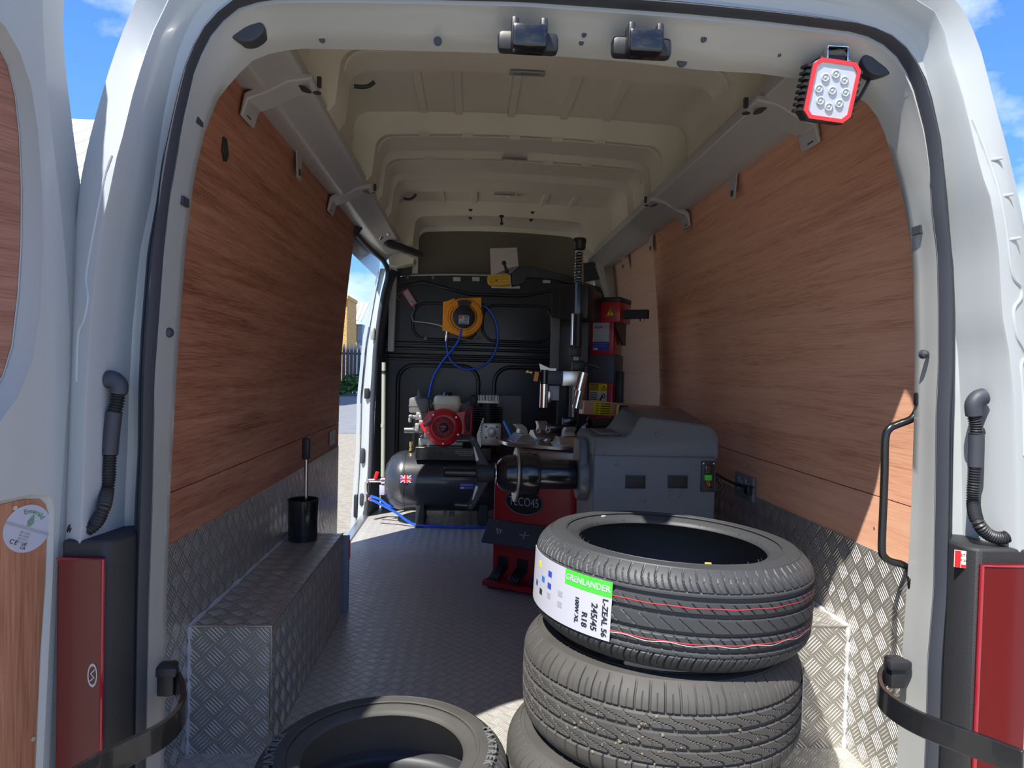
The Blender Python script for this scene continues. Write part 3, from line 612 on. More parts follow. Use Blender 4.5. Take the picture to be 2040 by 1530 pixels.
# ================================================================== REAR DOORS, LAMPS AND FITTINGS ROUND THE OPENING
def rear_door(name, root, rz, sg, edge, crease, upper, lower, wood=None):
    """edge/crease: (u, z) hinge-side lines from top to bottom; upper/lower: recess outlines (u, z). sg: which way the inner face looks"""
    d = bpy.data.objects.new(name, None); COL.objects.link(d); d.location = root; d.rotation_euler = (0, 0, math.radians(rz)); d['kind'] = 'structure'
    top, bot = 1.86, -0.35
    def close(line, inset):
        l = [(line[0][0]+0.10, top-inset)]+list(line)+[(line[-1][0], bot+inset)]
        return l+[(0.80-inset, bot+inset), (0.80-inset, 1.0), (0.76-inset, 1.45), (0.66-inset, top-inset)]
    eo, ei = close(edge, 0.0), close(crease, 0.02)
    P = lambda l, y: [(u, sg*y, z) for u, z in l]
    m = MB(); m.rings([P(eo, -0.06), P(eo, -0.020), P(ei, 0.0)], cap=False); m.f.append(tuple(range(len(eo))))
    bm = bmesh.new(); es = []
    for loop in (ei, upper, lower):
        vs = [bm.verts.new((u, 0, z)) for u, z in loop]
        es += [bm.edges.new((vs[i], vs[(i+1) % len(vs)])) for i in range(len(vs))]
    bmesh.ops.triangle_fill(bm, edges=es, use_beauty=True, use_dissolve=False); bm.verts.index_update()
    m.add([v.co for v in bm.verts], [[v.index for v in f.verts] for f in bm.faces]); bm.free()
    def shrink(l, k):
        cu = sum(p[0] for p in l)/len(l); cz = sum(p[1] for p in l)/len(l)
        out = []
        for u, z in l:
            q = math.hypot(u-cu, z-cz); out.append((u-(u-cu)/q*k, z-(z-cz)/q*k))
        return out
    wood = wood or shrink(upper, 0.05)
    md = lambda t: [(a[0]+(b[0]-a[0])*t, a[1]+(b[1]-a[1])*t) for a, b in zip(upper, wood)]
    m.rings([P(upper, 0.0), P(md(0.12), -0.007), P(md(0.9), -0.033), P(md(0.96), -0.030), P(md(1.03), -0.032)], cap=False)
    l1 = shrink(lower, 0.008); m.rings([P(lower, 0.0), P(l1, -0.010), P(shrink(lower, 0.012), -0.012)], cap=False)
    m.build('inner_panel', M['paint_in'], d, local=True, smooth=35)
    w = MB(); o = md(1.0); w.rings([P(o, -0.033), P(o, -0.042)]); w.build('upper_wood_board', M['woodX'], d, local=True, smooth=30)
    w = MB(); o = shrink(lower, 0.010); w.rings([P(o, -0.009), P(o, -0.018)]); w.build('lower_wood_board', M['woodV'], d, local=True, smooth=30)
    return d
LD = [(-0.0746, 1.75), (-0.071, 1.659), (-0.0785, 1.581), (-0.0942, 1.477), (-0.1135, 1.362), (-0.1241, 1.252), (-0.1286, 1.138), (-0.1255, 0.9859), (-0.1224, 0.8334), (-0.1131, 0.6929), (-0.1036, 0.4114), (-0.097, 0.23)]
LC = [(-0.0191, 1.718), (-0.0218, 1.634), (-0.0279, 1.559), (-0.0398, 1.458), (-0.0557, 1.348), (-0.0673, 1.242), (-0.0774, 1.114), (-0.0766, 1.024), (-0.0709, 0.9429), (-0.0655, 0.8431), (-0.0587, 0.7084), (-0.0506, 0.4388), (-0.0452, 0.2647)]
up = [(0.0651, 1.626), (0.0415, 1.611), (0.0168, 1.579), (-0.0021, 1.531), (-0.015, 1.459), (-0.0231, 1.357), (-0.026, 1.254), (-0.0219, 1.148), (-0.0088, 1.06), (0.0144, 1), (0.0434, 0.959)]
uc = [(0.30, 1.72)]+list(up)+[(0.36, 0.93), (0.56, 0.93), (0.66, 1.02), (0.70, 1.15), (0.69, 1.40), (0.63, 1.62), (0.53, 1.72)]
lw = [(0.0421, 0.8262), (-0.0078, 0.8293), (-0.0362, 0.824), (-0.0472, 0.8132), (-0.0511, 0.7963), (-0.0498, 0.6733), (-0.044, 0.539), (-0.0347, 0.3071)]
lc = list(lw)+[(lw[-1][0]+0.01, -0.15), (0.10, -0.20), (0.66, -0.20), (0.70, -0.15), (0.70, 0.70), (0.66, 0.745), (0.3, 0.745)]
wp = [(0.0521, 1.604), (0.0379, 1.595), (0.0166, 1.562), (0.0045, 1.516), (-0.0037, 1.45), (-0.0081, 1.356), (-0.0082, 1.261), (-0.004, 1.173), (0.0053, 1.085), (0.0198, 1.035), (0.039, 0.9994)]
wc = [(0.32, 1.68)]+list(wp)+[(0.36, 0.97), (0.54, 0.97), (0.62, 1.04), (0.66, 1.16), (0.65, 1.38), (0.60, 1.58), (0.52, 1.68)]
dl = rear_door('door_1', (-0.94, -0.14, 0), -115, 1, LD, LC, uc, lc, wc)
# round maker's sticker on the lower board
def door_pt(u, z, y): return basis(dl) @ Vector((u, y, z))
sp = [(-0.0093, 0.7686), (-0.0089, 0.8099), (-0.0098, 0.7272)]
su, sz = sp[0]; sr = abs(sp[1][1]-sp[2][1])/2
ST = Matrix.Translation(door_pt(su, sz, -0.0085)) @ (basis(dl).to_3x3() @ Matrix(((-1, 0, 0), (0, 0, 1), (0, 1, 0)))).to_4x4() @ Matrix.Rotation(math.radians(-26), 4, 'Z')
a = MB(); a.lathe([(0, 0), (sr, 0), (sr, 0.0006), (0, 0.0006)], (0, 0, 0), (0, 0, 1), n=48, T=ST); stk = a.build('sticker', M['white'], dl, label='round white sticker with green lettering')
a = MB(); a.box((0, 0.0, 0.0010), (sr*1.97, sr*0.11, 0.0006), T=ST); a.build('grey_band', M['greyink'], stk)
a = MB()
for i in range(9):
    w_ = sr*0.30*(1-abs(i-3)/7.0)
    a.box((0, sr*(0.12+0.055*i), 0.0010), (w_, sr*0.028, 0.0005), T=ST)
a.build('gem_emblem', M['dkgreen'], stk)
def arcw(T, R, k=1): 
    def w(p):
        t = p.x/R; r = R+p.y*k; return T @ Vector((r*math.sin(t), r*math.cos(t), p.z+0.0009))
    return w
text('Emerald', sr*0.30, M['dkgreen'], ST, stk, warp=arcw(ST, sr*0.72))
for i, s_ in enumerate(('EN 14041', 'EN 13501', 'EN 717-1', 'FIRE CLASS')): text(s_, sr*0.12, M['greyink'], ST @ Matrix.Translation((0, -sr*(0.20+0.13*i), 0.0009)), stk)
text('CE', sr*0.26, M['ink'], ST @ Matrix.Translation((-sr*0.32, -sr*0.66, 0.0009)), stk, spacing=1.3)
text('UK', sr*0.17, M['ink'], ST @ Matrix.Translation((sr*0.16, -sr*0.64, 0.0009)), stk); text('CA', sr*0.17, M['ink'], ST @ Matrix.Translation((sr*0.16, -sr*0.79, 0.0009)), stk)
for q in [(0.0124, 0.8084), (-0.023, 0.3909)]:
    MB().lathe([(0, 0), (0.004, 0.0), (0.004, 0.002), (0, 0.002)], door_pt(q[0], q[1], -0.009), basis(dl).to_3x3() @ Vector((0, 1, 0)), n=12).build('screw', M['castalu'], dl)
RD = [(-0.0808, 1.62), (-0.0825, 1.424), (-0.0887, 1.327), (-0.0933, 1.132), (-0.0976, 1.001), (-0.0931, 0.8273), (-0.0866, 0.5765), (-0.0783, 0.2254)]
RC = [(u+0.03, z) for u, z in RD]
ru = [(0.80-u+0.0, z) for u, z in rrect(0.10, 0.93, 0.68, 1.72, 0.16)]
rl = rrect(0.10, -0.2, 0.70, 0.745, 0.03)
dr = rear_door('door_2', (0.935, -0.14, 0), -65, -1, RD, RC, ru, rl)

# ------------------------------------------------------------------ tail lamps
def tail_lamp(label, xl0, xl1, xb, ztop, side):
    t = thing('tail_lamp', label, 'tail lamp', ((xl0+xl1)/2, -0.09, -0.3))
    xo = xl0-side*0.0
    m = MB(); m.prism([(xl0, -0.098), (xl1, -0.098), (xl1-side*0.012, -0.085), (xb, -0.042), (xb, 0.03), (xl0, 0.03)], 'z', -0.30, ztop)
    m.build('housing', M['blacktex'], t, bevel=0.006)
    m = MB(); m.prism([(xl0, -0.111), (xl1-side*0.006, -0.111), (xl1, -0.104), (xl1, -0.092), (xl0, -0.092)], 'z', -0.28, ztop-0.028)
    l = m.build('red_lens', M['lamp'], t, bevel=0.004)
    m = MB(); m.tube([(xl0, -0.110, ztop-0.030), (xl1-side*0.003, -0.110, ztop-0.030), (xl1-side*0.003, -0.110, -0.28)], 0.0035, n=8); m.build('lens_rim', M['lampedge'], l)
    m = MB(); m.box(((xl0+xl1)/2, -0.1115, 0.24), (abs(xl1-xl0)*0.8, 0.002, 0.05)); m.box(((xl0+xl1)/2, -0.1115, 0.16), (abs(xl1-xl0)*0.8, 0.002, 0.05)); m.build('reflector', M['lampedge'], l)
    return t, l
lx0, lx1, lxb = -0.903, -0.827, -0.803
tl, ll = tail_lamp('red tail lamp in black housing at the left, half behind the open door', lx0, lx1, lxb, 0.741, -1)
p = (-0.839, -0.112, 0.503); em = MB(); em.ring(p, (0, -1, 0), 0.010, 0.0013, n=28, m=6, T=Matrix.Translation(p) @ Matrix.Diagonal((0.75, 1, 1.9, 1)) @ Matrix.Translation((-p[0], -p[1], -p[2])))
em.tube([(p[0]-0.004, p[1], p[2]-0.010), (p[0]+0.003, p[1], p[2]-0.004), (p[0]-0.003, p[1], p[2]+0.003), (p[0]+0.004, p[1], p[2]+0.010)], 0.0012, n=6); em.build('emblem', M['whiteline'], ll)
rx0, rx1, rxb = 0.909, 0.813, 0.798
tr, rl_ = tail_lamp('red tail lamp in black housing at the right edge, warning label above it', rx0, rx1, rxb, 0.743, 1)
p = (0.797, -0.075, 0.716); LT_ = facing(p, (0.75, -0.55, 0), (0, 0, 1))
a = MB(); a.box((0, 0, 0), (0.030, 0.034, 0.001), T=LT_); wl_ = a.build('warning_label', M['paper'], tr, label='small red and white label')
a = MB(); a.box((-0.009, 0, 0.0008), (0.010, 0.032, 0.001), T=LT_); a.box((0.005, -0.013, 0.0008), (0.016, 0.006, 0.001), T=LT_); a.build('red_block', M['red'], wl_)
text('STOP', 0.008, M['ink'], LT_ @ Matrix.Translation((0.005, 0.008, 0.0008)), wl_); text('P 24 W', 0.006, M['ink'], LT_ @ Matrix.Translation((0.005, -0.002, 0.0008)), wl_)

# ------------------------------------------------------------------ corrugated door cable conduits
def corr(m, pts, r, pitch=0.0052):
    pts = catmull([V(p) for p in pts], 60); L = [0]
    for a, b in zip(pts, pts[1:]): L.append(L[-1]+(b-a).length)
    n = int(L[-1]/(pitch/6)); q = []; j = 0
    for i in range(n+1):
        s = L[-1]*i/n
        while j < len(L)-2 and L[j+1] < s: j += 1
        q.append(pts[j].lerp(pts[j+1], (s-L[j])/max(1e-9, L[j+1]-L[j])))
    return m.tube(q, lambda t: r*(0.90+0.12*math.sin(t*L[-1]/pitch*2*PI)), n=14)
def conduit(label, grom, elbow, top, sleeve, low, clip):
    t = thing('cable_conduit', label, 'cable conduit', (grom[0], grom[1], low[-1][2]))
    g = MB(); T = Matrix.Translation(grom) @ Matrix.Diagonal((0.62, 1, 1.15, 1))
    g.lathe([(0, 0), (0.036, 0), (0.037, 0.008), (0.030, 0.016), (0.024, 0.017), (0, 0.017)], (0, 0.006, 0), (0, -1, 0), n=36, T=T); g.build('grommet', M['rubber'], t)
    g = MB(); g.tube(elbow, lambda u: 0.017-0.002*u, n=16, smooth=8); g.build('elbow', M['rubber'], t)
    g = MB(); corr(g, top, 0.0130); corr(g, low, 0.0125); g.build('corrugated_hose', M['black'], t)
    g = MB(); g.tube(sleeve, 0.0142, n=18, smooth=4); g.build('sleeve', M['rubber'], t)
    g = MB(); g.rbox(clip, (0.016, 0.02, 0.02), 0.005); g.build('clip', M['rubber'], t)
conduit('black corrugated cable hose on the shaded left door pillar above the tail lamp', (-0.874, -0.005, 1.037),
        [(-0.853, -0.045, 1.03), (-0.842, -0.045, 1.029), (-0.832, -0.045, 1.019), (-0.833, -0.045, 1.004)], [(-0.833, -0.045, 1.008), (-0.835, -0.045, 0.989), (-0.84, -0.045, 0.968)], [(-0.841, -0.043, 0.97), (-0.845, -0.043, 0.932), (-0.848, -0.043, 0.89)],
        [(-0.848, -0.043, 0.894), (-0.849, -0.043, 0.862), (-0.852, -0.043, 0.824)]+[(-0.843, -0.075, 0.793), (-0.858, -0.075, 0.765), (-0.879, -0.075, 0.754), (-0.9, -0.075, 0.762)], (-0.87, -0.03, 0.969))
conduit('grey corrugated cable hose on the sunlit right door pillar above the tail lamp', (0.882, -0.005, 1.037),
        [(0.849, -0.045, 1.037), (0.837, -0.045, 1.033), (0.828, -0.045, 1.02), (0.83, -0.045, 0.998)], [(0.83, -0.045, 1), (0.835, -0.045, 0.981), (0.836, -0.045, 0.96)], [(0.838, -0.043, 0.962), (0.839, -0.043, 0.93), (0.839, -0.043, 0.895)],
        [(0.838, -0.043, 0.899), (0.837, -0.043, 0.865), (0.837, -0.043, 0.824)]+[(0.823, -0.075, 0.792), (0.845, -0.075, 0.767), (0.871, -0.075, 0.759), (0.894, -0.075, 0.765)], (0.867, -0.03, 0.967))

# ------------------------------------------------------------------ door check straps
def strap(label, path, br, hgt):
    t = thing('door_check_strap', label, 'door strap', br)
    pts = catmull([V(p) for p in path], 6); m = MB(); R = []
    for i, p in enumerate(pts):
        d = (pts[min(i+1, len(pts)-1)]-pts[max(i-1, 0)]); d.z = 0; d.normalize(); n = Vector((-d.y, d.x, 0)); w = 0.0055
        h = hgt/2
        R.append([p+n*w+Vector((0, 0, h)), p-n*w+Vector((0, 0, h)), p-n*w*1.3-Vector((0, 0, h)), p+n*w*1.3-Vector((0, 0, h))])
    m.rings(R); m.build('strap_arm', M['gloss'], t, bevel=0.002, smooth=50)
    b = MB(); b.rbox((br[0], br[1], br[2]), (0.035, 0.03, 0.065), 0.006); b.rbox((br[0], br[1]-0.012, br[2]+0.02), (0.05, 0.02, 0.02), 0.005); b.build('bracket', M['black'], t)
    b = MB(); b.cyl((path[0][0], path[0][1], path[0][2]-hgt/2-0.012), (path[0][0], path[0][1], path[0][2]+hgt/2+0.012), 0.007, n=16); b.build('pivot_pin', M['steel'], t)
strap('black curved door strap bolted to the left pillar beside the wheel arch box', [(-0.775, 0.077, 0.415), (-0.74, 0.027, 0.415), (-0.71, -0.032, 0.415), (-0.695, -0.101, 0.415), (-0.703, -0.154, 0.415), (-0.726, -0.195, 0.415), (-0.754, -0.243, 0.415), (-0.779, -0.302, 0.415)], (-0.777, 0.055, 0.423), 0.045)
strap('black curved door strap at the lower right pillar, reaching out to the right door', [(0.763, 0.105, 0.415), (0.718, 0.055, 0.415), (0.682, -0.01, 0.415), (0.675, -0.065, 0.415), (0.688, -0.121, 0.415), (0.72, -0.172, 0.415), (0.754, -0.217, 0.415), (0.782, -0.261, 0.415)], (0.75, 0.055, 0.437), 0.045)

# ------------------------------------------------------------------ latch catches on the header
def catch(px, label, x, z):
    t = thing('door_latch_catch', label, 'latch catch', (x, 0.0, z-0.04))
    m = MB(); m.rbox((x, 0.008, z-0.004), (0.120, 0.030, 0.040), 0.010); m.build('base_plate', M['black'], t)
    m = MB(); m.rbox((x, -0.018, z-0.008), (0.066, 0.046, 0.046), 0.007); m.build('catch_body', M['gloss'], t)
    for s in (-1, 1):
        m = MB(); m.rbox((x+s*0.028, -0.016, z+0.002), (0.014, 0.040, 0.054), 0.005); m.build('prong', M['black'], t)
    m = MB(); m.cyl((x-0.026, -0.025, z+0.002), (x+0.026, -0.025, z+0.002), 0.010, n=16); m.build('roller', M['gloss'], t)
p = (-0.081, -0.01, 1.717); catch(0, 'black plastic latch catch nearest the middle of the roof header', p[0], p[2])
p = (0.146, -0.01, 1.719); catch(0, 'black plastic latch catch on the header, nearer the square work light', p[0], p[2])

# ------------------------------------------------------------------ square LED work light at the upper right
p = (0.542, 0.01, 1.651)
LT = facing(p, (1, 0.02, -0.085), (0.17, -0.22, 0.96))
LT = LT @ Matrix.Scale(1.05, 4)
t = thing('work_light', 'square LED work light with a red bezel under the upper right header', 'work light', (p[0], p[1], p[2]-0.06))
def octo(hx, hy, c): return [(-hx+c, -hy), (hx-c, -hy), (hx, -hy+c), (hx, hy-c), (hx-c, hy), (-hx+c, hy), (-hx, hy-c), (-hx, -hy+c)]
def oct3(hx, hy, c, z): return [(x, y, z) for x, y in octo(hx, hy, c)]
m = MB(); m.rings([oct3(0.040, 0.046, 0.014, -0.042), oct3(0.049, 0.056, 0.014, -0.034), oct3(0.050, 0.058, 0.014, -0.004), oct3(0.047, 0.055, 0.013, 0.0)], T=LT)
for i in range(8): m.box((-0.051, -0.040+i*0.0115, -0.018), (0.010, 0.0055, 0.034), T=LT)
for i in range(8): m.box((0.051, -0.040+i*0.0115, -0.018), (0.006, 0.0055, 0.034), T=LT)
hs = m.build('housing', M['black'], t)
m = MB(); a0, a1 = oct3(0.0475, 0.0555, 0.013, 0.0), oct3(0.0475, 0.0555, 0.013, 0.004); b1, b0 = oct3(0.0405, 0.0485, 0.010, 0.004), oct3(0.0405, 0.0485, 0.010, 0.001)
m.rings([a0, a1, b1, b0], cap=False, T=LT); m.build('red_bezel', M['bezel'], t, smooth=0)
m = MB(); m.rings([oct3(0.041, 0.049, 0.010, -0.001), oct3(0.041, 0.049, 0.010, 0.0015)], T=LT); ln = m.build('lens', M['lens'], t, smooth=0)
for i in range(9):
    x, y = (0, 0) if i == 8 else (0.027*math.sin(i*PI/4), 0.030*math.cos(i*PI/4))
    m = MB(); m.lathe([(0.008, 0.001), (0.0085, 0.003), (0.0065, 0.004), (0.004, 0.0024), (0.0025, 0.0036), (0, 0.004)], (x, y, 0), (0, 0, 1), n=20, T=LT); m.build('led_cup', M['led'], ln)
m = MB(); q = (0.547, 0.01, 1.73)
for s in (-1, 1): m.rbox((q[0]+s*0.021, q[1], q[2]-0.010), (0.003, 0.022, 0.034), 0.001)
m.rbox((q[0], q[1]+0.004, q[2]+0.006), (0.044, 0.034, 0.003), 0.001); m.rbox((q[0], q[1]+0.018, q[2]-0.004), (0.044, 0.003, 0.02), 0.001); m.build('mounting_bracket', M['chrome'], t)
m = MB(); m.rbox((q[0], q[1]+0.002, q[2]-0.020), (0.038, 0.02, 0.022), 0.003); m.build('hinge_block', M['black'], t)
for s in (-1, 1):
    m = MB(); m.cyl((q[0]+s*0.020, q[1]-0.004, q[2]-0.020), (q[0]+s*0.028, q[1]-0.004, q[2]-0.020), 0.005, n=6); m.build('bolt', M['steel'], t)
m = MB(); m.tube([(0.642, 0.04, 1.702)]+[(0.628, 0.03, 1.679), (0.616, 0.03, 1.655), (0.604, 0.03, 1.637)]+[(0.589, 0.03, 1.623)], 0.0035, n=8, smooth=4); m.build('cable', M['black'], t)

# ------------------------------------------------------------------ grab handle inside the right pillar
t = thing('grab_handle', 'black steel grab handle bent out from the right pillar over the plywood', 'grab handle', (0.782, 0.06, 0.629))
m = MB(); m.tube([(0.792, 0.075, 1.02)]+[(0.809, 0.1, 1.003), (0.796, 0.1, 0.981), (0.766, 0.1, 0.968), (0.746, 0.1, 0.958), (0.737, 0.1, 0.935), (0.738, 0.1, 0.862), (0.738, 0.1, 0.784), (0.738, 0.1, 0.693), (0.745, 0.1, 0.673), (0.761, 0.1, 0.663), (0.785, 0.1, 0.657), (0.801, 0.1, 0.644)]+[(0.792, 0.075, 0.625)], 0.0082, n=14, smooth=5); m.build('bar', M['gloss'], t)
m = MB(); m.rbox((0.791, 0.075, 1.025), (0.016, 0.014, 0.030), 0.006); m.build('end_mount', M['gloss'], t)
m = MB(); m.rbox((0.795, 0.078, 0.621), (0.016, 0.014, 0.030), 0.006); m.build('end_mount', M['gloss'], t)

# ================================================================== OUTSIDE
GZ = -0.62
struct(MB().box((0, 20, GZ-0.05), (160, 120, 0.1)).build('ground', M['asphalt'], smooth=0))
struct(MB().box((-15, 46, GZ+0.005), (40, 60, 0.012)).build('road', M['road'], smooth=0))
# palisade fence beyond the side doorway
t = thing('palisade_fence', 'grey steel palisade fence seen through the side doorway', 'fence', (-7.095, 40, -0.771))
xs = np.linspace(-8.864, -5.4, 17); zt = 2.33
for x in xs:
    m = MB(); m.prism([(x-0.085, GZ), (x+0.085, GZ), (x+0.085, zt-0.25), (x, zt), (x-0.085, zt-0.25)], 'y', 39.95, 40.0); m.build('pale', M['fence'], t)
for z in (zt-0.6, GZ+0.5): MB().box((float((xs[0]+xs[-1])/2), 40.06, z), (float(xs[-1]-xs[0]), 0.08, 0.12)).build('rail', M['fence'], t)
# blue-grey building with a pale sheeted roof
bt = thing('outbuilding', 'blue-grey outbuilding with a pale ribbed roof beyond the fence', 'building', (-10.36, 62, -0.393))
w0, w1 = -12.66, -9.925; ez, rz_ = 4.721, 7.326
MB().box(((w0+w1)/2, 66, (ez+GZ)/2), (w1-w0, 8, ez-GZ)).build('wall', M['wallb'], bt)
m = MB(); x0, x1 = -12.69, -9.907; x2, x3 = -14.93, -10.84
m.rings([[(x0, 61, ez), (x1, 61, ez), (x1, 61, ez+0.2), (x0, 61, ez+0.2)], [(x2, 72, rz_), (x3, 72, rz_), (x3, 72, rz_+0.2), (x2, 72, rz_+0.2)]])
for i in range(9):
    u = i/8; a = V(x0+(x1-x0)*u, 61, ez+0.25); b = V(x2+(x3-x2)*u, 72, rz_+0.25); m.tube([a, b], 0.09, n=6)
m.build('roof', M['roofw'], bt)
p = (-11.05, 61.9, 4.056); MB().box(p, (0.45, 0.1, 1.1)).build('window', M['wallb'], bt)
p = (-10.12, 61.9, 3.904); MB().box(p, (0.40, 0.1, 1.3)).build('window', M['card'], bt)
p = (-10.47, 61.9, 3.716); MB().box(p, (0.20, 0.1, 1.8)).build('brick_pier', M['brick'], bt, uv=True)
# yellow brick building end
bt = thing('brick_building', 'yellow brick building corner close to the plywood edge in the side doorway', 'building', (-9.362, 50, -0.139))
x1 = -9.183
MB().box((x1-4, 52, (5.945+GZ)/2), (8, 4, 5.945-GZ)).build('wall', M['brick'], bt, uv=True)
MB().box((x1-3.98, 51.9, 5.945), (8.1, 4.4, 0.25)).build('coping', M['brick'], bt, uv=True)
# shrubs at the fence foot
def shrub(c, r, n, label, seed):
    rnd = random.Random(seed); m = MB()
    for i in range(n):
        a, b = rnd.random()*2*PI, math.acos(rnd.uniform(-0.3, 1)); q = r*(0.35+0.65*rnd.random())
        p = V(c)+V(q*math.sin(b)*math.cos(a)*1.1, q*math.sin(b)*math.sin(a), q*math.cos(b)*1.1+r*0.35)
        s = 0.10+0.08*rnd.random(); x, y = frame_of((rnd.uniform(-1, 1), rnd.uniform(-1, 1), rnd.uniform(-0.2, 1)))
        m.add([p-x*s, p+y*s*0.5, p+x*s, p-y*s*0.5], [(0, 1, 2, 3)])
    o = m.build('shrub', M['leaf'], smooth=0); tag(o, label, 'shrub', None); return o
shrub((-6.682, 38, -0.485), 0.75, 500, 'green shrub growing against the palisade fence in the side doorway', 1)
shrub((-6.988, 36.5, -0.519), 0.30, 260, 'small low shrub left of the larger one at the fence foot', 2)
# big pale-roofed unit behind the left door gap
bt = thing('industrial_unit', 'pale ribbed roof of an industrial unit in the gap beside the left door', 'building', (-24, 30, GZ))
zt = 12.17
m = MB(); m.rings([[(-40, 24, zt-5.5), (-8.5, 24, zt-5.5), (-8.5, 24, zt-5.3), (-40, 24, zt-5.3)], [(-40, 34, zt), (-8.5, 34, zt), (-8.5, 34, zt+0.2), (-40, 34, zt+0.2)]])
for i in range(32): m.tube([(-39.5+i, 24, zt-5.28), (-39.5+i, 34, zt+0.22)], 0.07, n=6)
m.build('roof', M['roofw'], bt)
MB().box((-24, 34.2, zt+0.25), (31.6, 0.5, 0.35)).build('ridge_capping', M['roofw'], bt)
MB().box((-24, 29, (zt-5.5+GZ)/2), (31, 9.5, zt-5.5-GZ)).build('wall', M['wallb'], bt)

